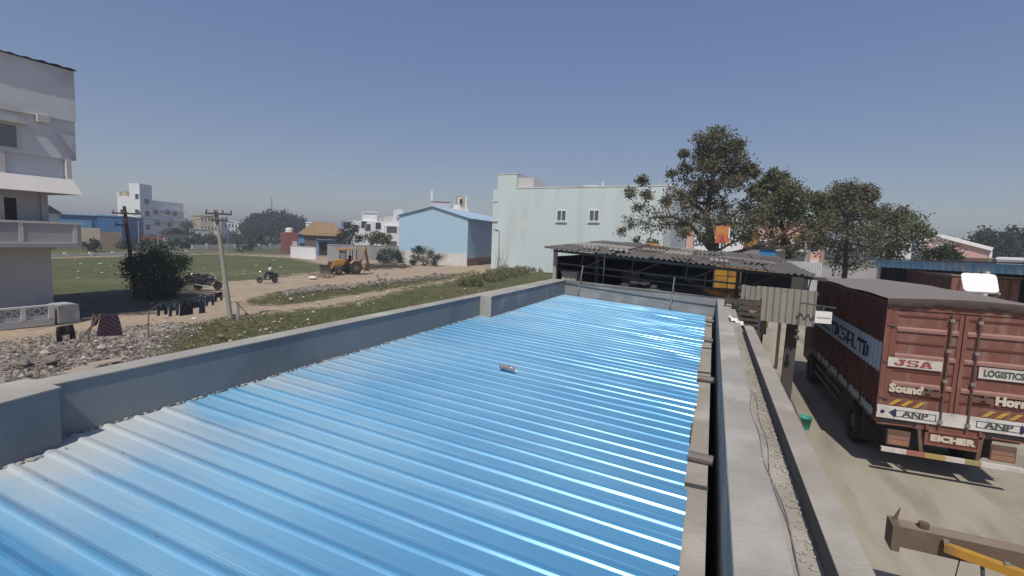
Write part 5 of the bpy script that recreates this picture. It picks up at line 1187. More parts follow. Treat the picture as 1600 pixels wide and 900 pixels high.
def tree(label, rg, clumps_px, trunk_px, lm, per=260, size=.09, seed=1, tr=.28, cat='tree', group=None, name='tree', depthj=1.0, limb_px=(), twigs=True):
    r_ = random.Random(seed); base = A(trunk_px[0][0], 400, rg); base.z = 0
    o = thing(name, label, cat, base, group=group)
    cl = []
    for c_ in clumps_px:
        px, py, rp = c_[:3]; dn = c_[3] if len(c_) > 3 else 1.0
        R_ = rp/FPX*rg/ (math.cos(math.atan((px-800)/FPX))+.0001)*1.12
        dj = r_.uniform(-1,1)*depthj*R_*1.8
        cl.append((A(px, py, rg+dj), R_, dn))
        if depthj == 1.0 and twigs and py < 325: cl.append((A(px+r_.uniform(-1,1)*rp, py+r_.uniform(-.8,.8)*rp, rg-dj+r_.uniform(-1,1)*R_), R_*.8, dn*.7))
    trunk = [base]+[A(px, py, rg+dj) for px, py, dj in [(t_[0], t_[1], t_[2] if len(t_) > 2 else 0) for t_ in trunk_px]]
    b = MB(); b.tube(trunk, [tr*(1-.6*i/(len(trunk)-1)) for i in range(len(trunk))], 9); nodes = []
    for i in range(len(trunk)-1):
        for s in range(4):
            f = s/4; nodes.append((trunk[i]+(trunk[i+1]-trunk[i])*f, tr*(1-.6*(i+f)/(len(trunk)-1))))
    nodes.append((trunk[-1], tr*.4)); nodes = [n_ for n_ in nodes if n_[0].z > base.z+1.2] or nodes[-2:]
    for limb in limb_px:
        pts = [A(px, py, rg+dj) for px, py, dj in limb]; m_ = len(pts)
        b.tube(pts, [tr*.6*(1-.7*i/(m_-1)) for i in range(m_)], 7); nodes += [(p_, tr*.5*(1-.7*i/(m_-1))) for i, p_ in enumerate(pts)]
    b.build('trunk', BARK, o)
    b = MB(); cen = trunk[-1]
    for (c, R_, dn) in sorted(cl, key=lambda q_: (q_[0]-cen).length):
        n_ = min(nodes, key=lambda q_: (q_[0]-c).length+ (1.0 if q_[0].z > c.z else 0)); a_ = n_[0]; r0 = min(n_[1]*.75, .13)
        mid = (a_+c)/2+Vector((r_.uniform(-.2,.2), r_.uniform(-.2,.2), -.10))*min(1, (c-a_).length/3)
        b.tube([a_, (a_+mid)/2+Vector((0,0,-.05)), mid, c], [r0, r0*.85, r0*.7, max(.012, r0*.4)], 5, False); nodes.append((mid, r0*.7)); nodes.append((c, max(.015, r0*.45)))
        if twigs:
            for k in range(11):
                d_ = Vector((r_.gauss(0,1), r_.gauss(0,1), r_.gauss(.2,.8))).normalized()*R_*r_.uniform(.7,1.2)
                b.tube([c, c+d_*.5+Vector((0,0,.05)), c+d_], [max(.01,r0*.3), .008, .004], 3, False)
    b.build('branches', BARK, o)
    me = leaf_cloud([(tuple(c), R_, dn) for c, R_, dn in cl], per, size, seed); me.materials.append(lm); link('crown', me, o)
    return o
tree('big sparse neem tree with the tallest crown, behind the shed', 34,
  [(1120,213,13),(1105,228,12),(1138,225,12),(1155,226,8,.8),(1092,243,13,.9),(1118,243,15),(1148,245,15),(1163,262,13),(1100,262,14,.8),(1128,266,15),(1152,280,12),(1178,268,8,.8),(1070,262,10,.5),(1066,240,6,.6),(1078,282,14,.5),(1105,286,13,.6),(1128,292,12,.7),(1048,272,7,.4),(1055,300,13,.35),(1088,308,15,.55),(1118,318,14,.6),(1068,325,14,.5),(1040,318,10,.4),
   (1003,285,9,.5),(985,298,9,.4),(1012,305,10,.4),(1025,335,15,.45),(998,325,12,.45),(985,348,11,.4),(972,362,7,.35),(1008,352,14,.5),(1040,350,14,.55),(1085,340,16,.7),(1105,345,15,.8),(1135,335,14,.9),(1160,325,13,.9),(1150,350,14,.8),(1175,345,14,.9),(1070,365,11,.6),(1020,378,8,.4),(995,375,6,.3),(1125,352,14,.8),(1140,368,12,.7),(1160,372,11,.7),(1100,372,9,.6),(1085,300,12,.6),(1060,350,12,.6),(1180,300,8,.5),(1190,330,12,.8)],
  [(1112,388),(1110,365,.3),(1104,335),(1110,300),(1118,262)], L_NEEM, 500, .085, 3, .30, limb_px=(((1112,392,0),(1096,372,-.3),(1078,350,-.6),(1050,338,-1),(1015,340,-1.2)),((1104,335,0),(1075,312,.3),(1055,296,.5)),((1110,300,0),(1140,270,.2),(1155,250,.2)),((1118,392,0),(1122,370,0),(1135,345,0),(1160,325,0))))
tree('broad tree with a long low limb, right of the tallest tree', 40,
  [(1208,272,8),(1210,288,12),(1228,292,12),(1195,290,9),(1240,303,12),(1218,308,14),(1192,312,12),(1250,322,13),(1225,328,15),(1200,335,14,.9),(1262,308,7,.5),(1270,330,13,.7),(1245,345,14,.8),(1182,335,12),(1215,350,13,.8),(1268,352,13,.6),(1290,345,12,.7),(1175,365,10,.5),(1185,345,12),(1205,370,11,.6),(1230,378,11,.5),(1255,372,12,.7),(1275,378,12,.7),(1240,392,10,.4),(1280,310,8,.7),(1285,325,10,.8)],
  [(1232,395),(1225,365),(1218,335)], L_GREEN, 560, .10, 5, .24, limb_px=(((1128,398,-4),(1152,394,-3.5),(1178,386,-3),(1205,379,-2.5),(1230,368,-2),(1262,352,-2),(1290,340,-2)),((1178,386,-3),(1215,388,-2),(1250,380,-2)),((1205,379,-2.5),(1240,352,-2),(1255,338,-2))))
tree('dense feathery tree with drooping right shoulder, middle of the right trees', 43,
  [(1335,297,11),(1352,303,9),(1316,303,11),(1300,312,9,.8),(1325,318,14),(1350,322,12),(1365,308,5,.6),(1295,330,12),(1318,338,15),(1345,342,14),(1362,334,8),(1290,352,13,.8),(1310,362,14,.7),(1335,365,14),(1358,362,11),(1300,385,13,.5),(1325,390,13,.5),(1350,388,13,.7),(1285,375,10,.5),(1308,408,12,.4),(1335,412,12,.4)],
  [(1320,425),(1322,390),(1325,350)], L_NEEM, 580, .10, 7, .22)
tree('rounded green tree at the right end of the tree group', 52,
  [(1386,333,8),(1400,342,11),(1412,335,8,.8),(1428,345,10,.8),(1440,358,8,.7),(1450,366,5,.5),(1392,358,13),(1415,360,13),(1434,370,10,.6),(1380,348,11),(1375,372,12),(1400,378,13,.9),(1422,385,10,.5),(1372,392,11),(1392,398,11)],
  [(1385,420),(1392,385),(1398,360)], L_GREEN, 480, .12, 9, .25)
tree('small dark round tree in front of the peach shed', 46, [(1470,390,9),(1458,396,9),(1482,397,8),(1468,402,11),(1448,402,7),(1490,403,6)], [(1468,410),(1468,398)], L_DARK, 300, .10, 11, .12)
for k, (cl_, lab) in enumerate((([(1535,372,7),(1528,384,9),(1545,380,11),(1545,394,13),(1528,398,10)], 'dark tree right behind the peach shed'), ([(1562,378,9),(1572,388,12),(1560,396,11),(1578,372,6),(1585,398,12)], 'dark tree left of the far right palm-like crown'), ([(1588,368,7),(1598,378,10),(1610,385,12),(1600,396,13),(1622,380,12)], 'dark tree at the far right edge'))):
    tree(lab, 110+8*k, cl_, [(cl_[0][0],398),(cl_[0][0],388)], L_FAR, 300, .28, 30+k, .3, twigs=False, group='dark trees on the right')
for k, (cl_, lab) in enumerate((([(393,349,7),(402,344,7),(388,357,8),(400,358,11),(412,350,10)], 'left crown of the dark banyan group beyond the field'), ([(424,341,9),(440,342,9),(430,352,13),(418,360,11),(445,356,12)], 'tall middle crown of the dark banyan group beyond the field'), ([(455,345,8),(466,350,8),(474,358,6),(460,360,12),(472,366,8),(446,364,9)], 'right crown of the dark banyan group beyond the field'))):
    tree(lab, 235+8*k, cl_, [(cl_[0][0],366),(cl_[0][0],356)], L_FAR, 1100, .55, 40+k, .6, twigs=False, group='banyan trees beyond the field')
for k, (cl_, rg_, lab, m_) in enumerate((([(545,352,7),(553,362,9),(538,364,8),(548,373,9),(562,372,8),(533,372,6)], 104, 'green tree right of the thatched barn', L_DARK), ([(580,371,7),(592,368,7),(604,371,6),(585,377,7),(600,378,6)], 98, 'pale green bushy tree in front of the white villa', L_GREEN),
   ([(292,352,6),(298,360,6),(290,366,7)], 160, 'dark tree just right of the apartment block', L_FAR), ([(395,378,8),(405,372,5),(388,382,6)], 130, 'small green tree left of the red house', L_DARK), ([(330,372,6),(340,376,6),(320,376,5)], 150, 'bushy tree behind the pale utility pole', L_DARK), ([(365,366,5),(372,372,6),(380,372,5)], 170, 'green tree between the white houses and the banyans', L_DARK), ([(306,372,5),(300,378,5)], 145, 'low tree left of the pale utility pole', L_DARK), ([(142,384,5),(148,380,4)],110,'small round tree under the yellowish wall', L_DARK))):
    tree(lab, rg_, cl_, [(cl_[0][0],385),(cl_[0][0],376)], m_, 260, .22, 50+k, .18, twigs=False)
def bush(label, clumps_px, base_y, lm, per, size, seed, name='bush', cat='bush'):
    bx = sum(c_[0] for c_ in clumps_px)/len(clumps_px); g_ = G(bx, base_y); rg_ = math.hypot(g_.x, g_.y)
    r_ = random.Random(seed); o = thing(name, label, cat, (g_.x,g_.y,0)); cl = []
    for c_ in clumps_px:
        R_ = c_[2]/FPX*rg_/math.cos(math.atan((c_[0]-800)/FPX))*.92; cl.append((tuple(A(c_[0], c_[1], rg_+r_.uniform(-1,1)*R_)), R_, c_[3] if len(c_) > 3 else 1))
    b = MB()
    for c_, R_, _d in cl: b.tube([g_+Vector((r_.uniform(-.3,.3), r_.uniform(-.3,.3),0)), Vector(c_)], [.04,.015], 5, False)
    b.build('stems', BARK, o); me = leaf_cloud(cl, per, size, seed); me.materials.append(lm); link('foliage', me, o); return o
bush('large dark green shrub beside the dark leaning pole', [(225,408,14),(245,400,13),(262,405,14),(275,415,12,.8),(215,425,14),(238,422,18),(262,430,16),(225,445,16),(248,445,18),(268,448,12),(205,415,10,.5),(285,408,10,.4),(235,458,13),(258,458,12)], 465, L_DARK, 1100, .075, 61)
bush('dense green bush against the grey wall left of the blue shed', [(598,396,8),(610,393,8),(622,396,8),(600,405,8),(613,404,9),(625,405,8),(593,403,6)], 411, L_DARK, 500, .11, 62)
bush('grey-green bush standing in front of the blue shed', [(650,393,8),(660,391,8),(672,396,9),(683,402,8),(650,403,9),(665,406,10),(680,410,7),(645,410,6),(655,387,4,.6)], 415, L_DARK, 480, .10, 63)
bush('low dark bushes below the white apartment block, left one', [(190,383,6),(205,382,6),(220,380,6),(235,381,6)], 390, L_DARK, 260, .2, 64)
bush('low dark bushes below the white apartment block, right one', [(262,380,6),(278,378,6),(245,383,6),(290,384,5)], 391, L_DARK, 260, .2, 65)
bush('tall dry weed stalks on the stone row', [(585,440,4,.3),(590,432,3,.3),(604,428,3,.3)], 447, L_DRY, 60, .06, 66)
# weeds on the mound by the mint building
wd = []; r3 = random.Random(12)
for k in range(150):
    px = r3.uniform(722, 885); f = (px-722)/163; yb = 452-34*f+r3.uniform(-4,3); g_ = G(px, yb-r3.uniform(0,14)); 
    if g_.y > 66: continue
    R_ = r3.uniform(.35,.75); wd.append(((g_.x, g_.y, R_*.45+.5*f), R_, 1))
me = leaf_cloud(wd, 150, .085, 70); me.materials.append(L_GRASS); o = link('weeds', me); o['kind'] = 'stuff'
# shrubs beyond the shed and right side, between shed and tree
bush('shrubs behind the shed at the mint factory foot', [(955,386,6),(975,386,6),(1050,378,8),(1066,384,8),(1085,384,7)], 402, L_DARK, 300, .1, 71)
# far tree line on the horizon
fl = []
r4 = np.random.default_rng(9)
for k in range(420):
    az = r4.uniform(-.95, 1.5); rg_ = r4.uniform(380, 900); x_ = -math.sin(az)*rg_; y_ = math.cos(az)*rg_; fl.append(((x_, y_, r4.uniform(1.5,4.0)), r4.uniform(5,10), 1))
me = leaf_cloud([((c[0],c[1],c[2]), r_, d) for c, r_, d in fl], 120, 1.3, 77); me.materials.append(L_FAR); o = link('distant_trees', me); o['kind'] = 'stuff'
fl = []
for k in range(130):
    az = r4.uniform(.55, 1.35); rg_ = r4.uniform(110, 240); x_ = -math.sin(az)*rg_; y_ = math.cos(az)*rg_
    fl.append(((x_, y_, .6), r4.uniform(1.2,3.0), 1))
me = leaf_cloud(fl, 120, .3, 78); me.materials.append(L_FAR); o = link('scrub', me); o['kind'] = 'stuff'

# grass tufts on the verge and the middle strip
def scatter_in(polyw, n, r_, ymax=60):
    p = np.array(polyw); lo = p.min(0); hi = p.max(0); hi[1] = min(hi[1], ymax); lo = np.maximum(lo, [-60, 3]); out = []
    while sum(len(q_) for q_ in out) < n:
        c_ = r_.uniform(lo, hi, (n*3, 2)); dd_ = indist(polyw, c_[:,0], c_[:,1]); k_ = dd_ > -.3
        k_ &= r_.random(len(c_)) < np.clip(22/np.hypot(c_[:,0], c_[:,1]), 0, 1)**2; c_ = c_[k_]; out.append(c_)
    return np.concatenate(out)[:n]
def blades(P_, h, seed, mat, name):
    r_ = np.random.default_rng(seed); n = len(P_); a = r_.uniform(0,6.28,n); hh = h*r_.uniform(.4,1.3,n); w2 = .012+.01*r_.random(n)
    B = np.column_stack([P_, np.zeros(n)-.03]); dx = np.column_stack([np.cos(a), np.sin(a), np.zeros(n)])*w2[:,None]; tp = B+np.column_stack([r_.normal(0,.05,n), r_.normal(0,.05,n), hh+.03])
    V = np.stack([B-dx, B+dx, tp], 1).reshape(-1,3); me = bpy.data.meshes.new(name); me.vertices.add(n*3); me.vertices.foreach_set('co', V.ravel()); me.loops.add(n*3); me.polygons.add(n)
    me.loops.foreach_set('vertex_index', np.arange(n*3)); me.polygons.foreach_set('loop_start', np.arange(0,n*3,3)); me.update(); me.validate(); me.materials.append(mat); o = link(name, me); o['kind'] = 'stuff'
rg1 = np.random.default_rng(21)
def clustered(polyw, n, k_, s_):
    c_ = scatter_in(polyw, n, rg1); return np.repeat(c_, k_, 0)+rg1.normal(0, s_, (n*k_, 2))
P1 = clustered(P_VERGE, 6500, 7, .10); P1 = P1[P1[:,0] < -5.3]; P2 = clustered(P_STRIP, 1500, 8, .12)
blades(np.concatenate([P1, P2]), .075, 22, L_GRASS, 'grass')
# ------------------------------------------------------------------ rubble, stones, litter
b = MB(); r0_ = random.Random(31); cnt = 0; bd_ = MB(); bl_ = MB()
pr = scatter_in(P_RUB, 6500, rg1, 40)
for i, (x, y) in enumerate(pr):
    if x > -5.6 or x < -30: continue
    s = abs(r0_.gauss(0,.032))+.014; (b if i % 3 else (bd_ if i % 4 else bl_)).rock((x, y, s*.2), s, r0_, .6)
b.build('rubble', ROCK, kind='stuff'); bd_.build('rubble', M('dark_rubble', (.09,.08,.075), (.14,.125,.11), 4, .95), kind='stuff'); bl_.build('rubble', M('pale_rubble', (.50,.48,.46), (.38,.36,.34), 4, .95), kind='stuff')
b = MB()
for i in range(620):
    t_ = r0_.random()**1.3; px = 445+255*t_; py = 458-27*t_+r0_.gauss(0,2.0); g_ = G(px, py); s = abs(r0_.gauss(.05,.10))+.04; b.rock((g_.x, g_.y, s*.25), s, r0_, .7)
b.build('stone_row', ROCK, kind='stuff')
b = MB(); bb2 = MB()
for i in range(330):
    px = r0_.uniform(230, 760); py = r0_.uniform(425, 545); g_ = G(px, py)
    if g_.x > -5.7 or g_.y > 60: continue
    s = abs(r0_.gauss(.02,.05))+.015; (b if i % 9 else bb2).rock((g_.x, g_.y, s*.3), s, r0_, .6)
b.build('loose_stones', ROCKL, kind='stuff'); bb2.build('litter', WPLAST, kind='stuff')
LS = ((36,574,.42,'pale rounded rock left in the rubble near the pier'),(78,571,.62,'long pale flat boulder in the rubble heap'),(70,555,.30,'white broken slab at the middle of the rubble'),(160,548,.38,'white crumbled block on the rubble crest'),(180,552,.30,'white block right of the crumbled one on the rubble crest'),(205,546,.26,'pale stone at the right rubble end'),(240,534,.30,'beige boulder where rubble meets grass'),(262,530,.24,'small boulder right of the beige one by the grass'),(105,545,.24,'grey stone under the dark shorts'),(45,590,.26,'grey stone closest to the roof pier'),(365,495,.28,'pale cut stone at the foot of the pale pole'),(412,492,.22,'white stone on the verge beside the parapet'),(505,449,.32,'large flat stone at the left end of the stone row'),(455,470,.38,'flat pale stone in front of the stone row'),(597,443,.30,'pinkish boulder on the stone row'),(660,436,.24,'white stone at the right end of the stone row'),(375,527,.26,'white lump on the verge just above the parapet'),(345,530,.40,'grey rock half in the grass above the parapet'),(560,477,.22,'white stone near the parapet step'))
for px, py, s, lab in LS:
    g_ = G(px, py); tag(MB().rock((0,0,s*.3), s*.55, random.Random(px), .5).build('boulder', ROCKL if px % 3 else ROCK), lab, 'stone', 'boulders about the lot').location = g_
for (px, py, w_, h_, a_, lab) in ((128,578,.75,.5,R(20),'tan carton sheet lying on the rubble'),(165,566,.85,.32,R(60),'narrow tan board lying on the rubble')):
    g_ = G(px, py, .12); t = MB().box(-w_/2,-h_/2,0,w_/2,h_/2,.03).build('board', CARTON); tag(t, lab, 'board'); t.location = g_; t.rotation_euler = (R(8),R(-6),a_)
g_ = G(488,436); t = MB().rock((0,0,.15), .42, random.Random(5), .4).rock((.35,.1,.2), .2, random.Random(6), .5).build('plastic_sack', WPLAST); tag(t, 'white plastic sack lying on the road before the digger bucket', 'sack'); t.location = g_
b = MB()
for i in range(40):
    g_ = G(r0_.uniform(95, 480), r0_.uniform(406, 436)); b.rock((g_.x, g_.y, .06), r0_.uniform(.06,.22), r0_, .5)
b.build('field_litter', ROCKL, kind='stuff')
# brushwood heap behind the digger
b = MB()
for k in range(260):
    px = r0_.uniform(562, 632); g_ = G(px, 422-r0_.uniform(0,5)-3*(px-562)/70); a_ = r0_.uniform(0,3.14); L2 = r0_.uniform(.5,1.8); z_ = r0_.uniform(.03,.5)*(1-(px-562)/90)
    b.tube([(g_.x,g_.y,z_),(g_.x+math.cos(a_)*L2,g_.y+math.sin(a_)*L2,z_*r0_.uniform(.3,1.6))], r0_.uniform(.02,.05), 4, False)
o = b.build('brushwood', M('dead_wood', (.075,.055,.045), (.12,.09,.075), 3, .95)); o['kind'] = 'stuff'
# ------------------------------------------------------------------ washing line with clothes
LA, LB_ = G(60,524,0), None
la = A(55,505,23.5); lp1 = G(232,528); lp1t = A(233,485,math.hypot(lp1.x,lp1.y)); le = A(343,456,31.5)
def ropept(px, py, rg_): return A(px, py, rg_)
R1 = math.hypot(lp1.x, lp1.y)
t = thing('clothesline_post', 'thin bent stick post in the middle of the washing line', 'post', lp1); MB().tube([lp1, lp1+Vector((.02,0,.6)), lp1t], [.03,.025,.02], 6).build('stick', WOOD, t)
t = thing('forked_prop', 'forked stick propping the washing line at the checked cloth', 'post', G(138,530)); rp_ = 22.2
MB().tube([A(137,529,rp_),A(143,510,rp_),A(146,490,rp_)], [.035,.03,.02], 6).build('stick', WOOD, t); MB().tube([A(118,540,rp_),A(138,515,rp_),A(158,490,rp_)], [.03,.025,.02], 6).build('stick', WOOD, t)
line = [A(40,517,21.5),A(88,509,22),A(115,504,22.2),A(155,492,22.6),A(190,489,23.5),A(233,486,R1),A(250,474,R1+.3),A(285,468,R1+1.2),A(318,462,R1+2.2),A(345,456,R1+3.2),A(352,452,R1+3.6)]
t = thing('clothesline', 'washing line rope strung from the grey building to the pale pole', 'clothesline', line[0]); MB().tube(line, .008, 4).build('rope', STEELG, t)
def garment(label, pxs, rg0, rg1, mat, kind, name, grp='clothes on the washing line'):
    # pxs: outline in sight coordinates as left/right top then hem rows; built as a slightly rippled two-sided sheet with thickness
    rows = pxs; ncol = 10; V = []; b = MB(); rr_ = random.Random(len(label)+int(rows[0][0]))
    for (xl, yl_, xr, yr) in rows:
        for i in range(ncol+1):
            f = i/ncol; V.append(A(xl+(xr-xl)*f, yl_+(yr-yl_)*f, rg0+(rg1-rg0)*f+.05*math.sin(f*11+yl_)+rr_.uniform(-.015,.015)))
    n = ncol+1; m_ = len(rows); F = []
    for j in range(m_-1):
        for i in range(ncol):
            if kind == 'legs' and j >= m_//2 and 3 <= i <= 6: continue
            F.append((j*n+i, (j+1)*n+i, (j+1)*n+i+1, j*n+i+1))
    b.add(V, F); me = b.mesh(name, mat); o = link(name, me); sm_ = o.modifiers.new('thickness', 'SOLIDIFY'); sm_.thickness = .02
    return tag(o, label, 'clothes', grp)
def pants(label, x0, x1, yt0, yt1, yb, r0, r1, mat, kind='legs', name='trousers'):
    ym = lambda f: yt0+(yb-yt0)*f
    garment(label, [(x0, yt0, x1, yt1), (x0-.5, ym(.35), x1+.5, yt1+(yb-yt0)*.35), (x0-.5, ym(.55), x1+.5, yt1+(yb-yt0)*.55), (x0-1, yb, x1+1, yb+(yt1-yt0))], r0, r1, mat, kind, name)
garment('dark shorts hanging near the grey building', [(88,511,114,507),(87,518,116,513),(88,526,118,521),(89,535,119,529)], 22.0, 22.3, CLG, 'legs', 'shorts')
garment('checked maroon wrap cloth hanging widest on the line', [(158,491,184,491),(156,500,187,500),(153,512,190,512),(151,526,192,524)], 22.6, 23.2, CHECK, 'sheet', 'wrap_cloth')
garment('small checked cloth bunched on the forked prop', [(143,495,157,490),(144,503,155,499),(146,511,152,507)], 22.3, 22.6, CHECK, 'sheet', 'cloth')
pants('dark trousers hanging first right of the stick post', 246,261,477,474,494, R1+.3,R1+.6,CLD)
pants('denim trousers with pale knees second on the line', 265,279,475,472,495, R1+.7,R1+.9,CLB)
pants('black shirt and trousers third on the line', 282,301,473,470,494, R1+1.0,R1+1.6,CLG, 'sheet','shirt')
pants('grey trousers folded narrow on the line', 312,320,468,467,490, R1+1.9,R1+2.2,CLB, 'sheet')
pants('small blue top between the grey trousers and the maroon shorts', 302,311,472,470,482, R1+1.6,R1+1.9,CLD, 'sheet','top')
pants('slate trousers fifth on the line', 322,334,463,461,479, R1+2.3,R1+2.7,CLB)
pants('maroon shorts hanging last by the pale pole', 336,347,459,456,472, R1+2.9,R1+3.3,CLM,'legs','shorts')

# ------------------------------------------------------------------ two-wheelers
def motorbike(loc, rz, label):
    t = thing('motorbike', label, 'motorbike', loc, rz, 'motorbikes parked behind the shrub')
    for xx in (-.65,.65):
        wq = MB().wheel((xx,0,.31), .31, .11).build('wheel', RUBBER, t, False); MB().wheel((xx,0,.31), .31, .10, hub=True).build('hub', BPAINT, wq, False)
    MB().tube([(-.6,0,.35),(-.1,0,.38),(.2,0,.42),(.45,0,.85)], .035, 6).build('frame', BPAINT, t, False)
    MB().tube([(.66,.0,.31),(.45,0,.92)], .03, 6).build('fork', STEELG, t, False)
    MB().hull([(-.15,.50),(.25,.42),(.3,.60),(-.05,.66)], 'y', -.1,.1).build('engine', STEEL, t, False)
    MB().tube([(.42,0,.80),(.3,0,.86),(.1,0,.86),(-.08,0,.76)], [.05,.13,.14,.07], 10).build('fuel_tank', BPAINT, t, False, smooth=True)
    MB().hull([(-.75,.80),(-.1,.72),(-.05,.80),(-.4,.86),(-.8,.90)], 'y', -.12,.12).build('seat', RUBBER, t, False)
    MB().tube([(.40,-.34,1.0),(.46,-.1,.98),(.46,.1,.98),(.40,.34,1.0)], .015, 6).build('handlebar', STEELG, t, False)
    MB().hull([(-.55,.45),(-.05,.42),(.0,.72),(-.6,.80)], 'y', -.13,.13).build('side_cover', BPAINT, t, False); MB().hull([(.42,.62),(.95,.42),(.98,.52),(.66,.68),(.48,.72)], 'y', -.07,.07).build('front_mudguard', BPAINT, t, False)
    MB().tube([(.5,0,.85),(.58,0,.85)], [.09,.08], 10).build('headlight', SILVER, t, False); MB().hull([(-.95,.62),(-.6,.68),(-.6,.72),(-.95,.68)], 'y', -.08,.08).build('rear_mudguard', BPAINT, t, False)
    MB().tube([(.1,-.14,.35),(-.3,-.16,.33),(-.8,-.17,.42)], [.025,.04,.045], 8).build('exhaust', SILVER, t, False)
    return t
g_ = G(298,449); az_ = AZ(300)
mbk = motorbike((g_.x,g_.y,0), az_+math.pi+R(20), 'black motorbike parked nearest the dark shrub')
g_ = G(325,453); dup(mbk, (g_.x,g_.y,0), az_-R(15), 'black motorbike parked right of the other one, facing the road')
g_ = G(312,445); dup(mbk, (g_.x,g_.y,0), az_+math.pi-R(8), 'black motorbike parked behind and between the other two')

g_ = G(418,442); sc_az = AZ(418)
st = thing('scooter', 'dark scooter with a pale front apron ridden on the dirt road', 'scooter', (g_.x,g_.y,0), sc_az+math.pi+R(12))
for xx in (-.60,.62):
    wq = MB().wheel((xx,0,.24), .24, .12).build('wheel', RUBBER, st, False); MB().wheel((xx,0,.24), .24, .11, hub=True).build('hub', STEELG, wq, False)
MB().hull([(-.85,.55),(-.85,.75),(-.2,.74),(-.12,.5),(-.2,.3),(-.6,.34)], 'y', -.17,.17).build('rear_body', BPAINT, st, False)
MB().hull([(-.2,.28),(.42,.28),(.42,.34),(-.2,.34)], 'y', -.17,.17).build('footboard', BPAINT, st, False)
MB().hull([(.36,.30),(.44,.30),(.58,.62),(.54,.98),(.46,.98),(.46,.6)], 'y', -.20,.20).build('front_apron', SILVER, st, False)
MB().hull([(.5,.44),(.86,.34),(.84,.42),(.62,.54)], 'y', -.09,.09).build('front_mudguard', BPAINT, st, False)
MB().tube([(.42,-.32,1.06),(.5,0,1.02),(.42,.32,1.06)], .02, 6).build('handlebar', STEEL, st, False); MB().tube([(.54,0,.98),(.62,0,.97)], [.09,.07], 10).build('headlight', SILVER, st, False)
MB().hull([(-.8,.74),(-.1,.73),(-.08,.80),(-.5,.84),(-.82,.86)], 'y', -.14,.14).build('seat', RUBBER, st, False)
for sy in (-.3,.3): MB().tube([(.42,sy,1.06),(.44,sy*1.05,1.2)], .008, 4).build('mirror_stem', STEEL, st, False)
# rider, one skinned surface, sitting at (-.3, 0, .82)
def skin_obj(name, verts_, edges_, radii, mat, parent, root=0, sub=2):
    me = bpy.data.meshes.new(name); me.from_pydata(verts_, edges_, []); o = bpy.data.objects.new(name, me); COL.objects.link(o)
    m_ = o.modifiers.new('skin', 'SKIN'); o.modifiers.new('sub', 'SUBSURF').levels = sub; o.modifiers['sub'].render_levels = sub
    for i, r_ in enumerate(radii): me.skin_vertices[0].data[i].radius = (r_, r_) if not isinstance(r_, tuple) else r_
    me.skin_vertices[0].data[root].use_root = True
    dg = bpy.context.evaluated_depsgraph_get(); ev = o.evaluated_get(dg); nm = bpy.data.meshes.new_from_object(ev); bpy.data.objects.remove(o)
    nm.materials.clear(); nm.materials.append(mat); nm.polygons.foreach_set('use_smooth', [True]*len(nm.polygons)); return link(name, nm, parent, False)
def person(label, loc, rz):
    t = thing('person', label, 'person', loc, rz)
    J = [(-.30,0,.90),(-.27,0,1.10),(-.24,0,1.30),(-.22,0,1.40),(-.20,0,1.50),(-.18,0,1.60),(-.18,0,1.68)]; E = [(0,1),(1,2),(2,3),(3,4),(4,5),(5,6)]; Rr = [(.15,.13),(.14,.11),(.16,.11),(.07,.07),(.055,.055),(.09,.10),(.06,.07)]
    for sy in (-1, 1):
        k = len(J); J += [(-.24,sy*.19,1.34),(-.12,sy*.25,1.12),(.10,sy*.27,1.03),(.28,sy*.30,1.05),(.36,sy*.30,1.06)]; E += [(2,k),(k,k+1),(k+1,k+2),(k+2,k+3),(k+3,k+4)]; Rr += [.055,.045,.038,.03,.028]
        for j in range(4):
            m_ = len(J); J += [(.42,sy*(.27+.02*j),1.07-.005*j),(.445,sy*(.27+.02*j),1.04)]; E += [(k+4,m_),(m_,m_+1)]; Rr += [.012,.010]
        m_ = len(J); J += [(.38,sy*.255,1.03)]; E += [(k+3,m_)]; Rr += [.012]
        k = len(J); J += [(-.28,sy*.10,.86),(.10,sy*.17,.86),(.20,sy*.15,.46),(.18,sy*.15,.38),(.33,sy*.15,.37)]; E += [(0,k),(k,k+1),(k+1,k+2),(k+2,k+3),(k+3,k+4)]; Rr += [.10,.075,.05,.04,.03]
    skin_obj('body', J, E, Rr, SKIN, t)
    skin_obj('shirt', [(-.30,0,.92),(-.27,0,1.10),(-.24,0,1.30),(-.225,0,1.38),(-.24,-.19,1.34),(-.12,-.25,1.12),(-.24,.19,1.34),(-.12,.25,1.12)], [(0,1),(1,2),(2,3),(2,4),(4,5),(2,6),(6,7)], [(.18,.16),(.17,.145),(.19,.14),.08,.075,.065,.075,.065], SHIRT, t)
    skin_obj('trousers', [(-.30,0,.92),(-.28,-.10,.87),(.10,-.17,.87),(.20,-.15,.44),(-.28,.10,.87),(.10,.17,.87),(.20,.15,.44)], [(0,1),(1,2),(2,3),(0,4),(4,5),(5,6)], [.16,.115,.09,.065,.115,.09,.065], TROUS, t)
    skin_obj('hair', [(-.205,0,1.66),(-.20,0,1.70),(-.18,0,1.73)], [(0,1),(1,2)], [.10,.10,.06], HAIR, t)
    MB().box(-.09,-.012,1.60,-.075,.012,1.63).build('nose', SKIN, t, False)
    return t
person('rider in a white shirt sitting on the scooter', (g_.x,g_.y,0), sc_az+math.pi+R(12))

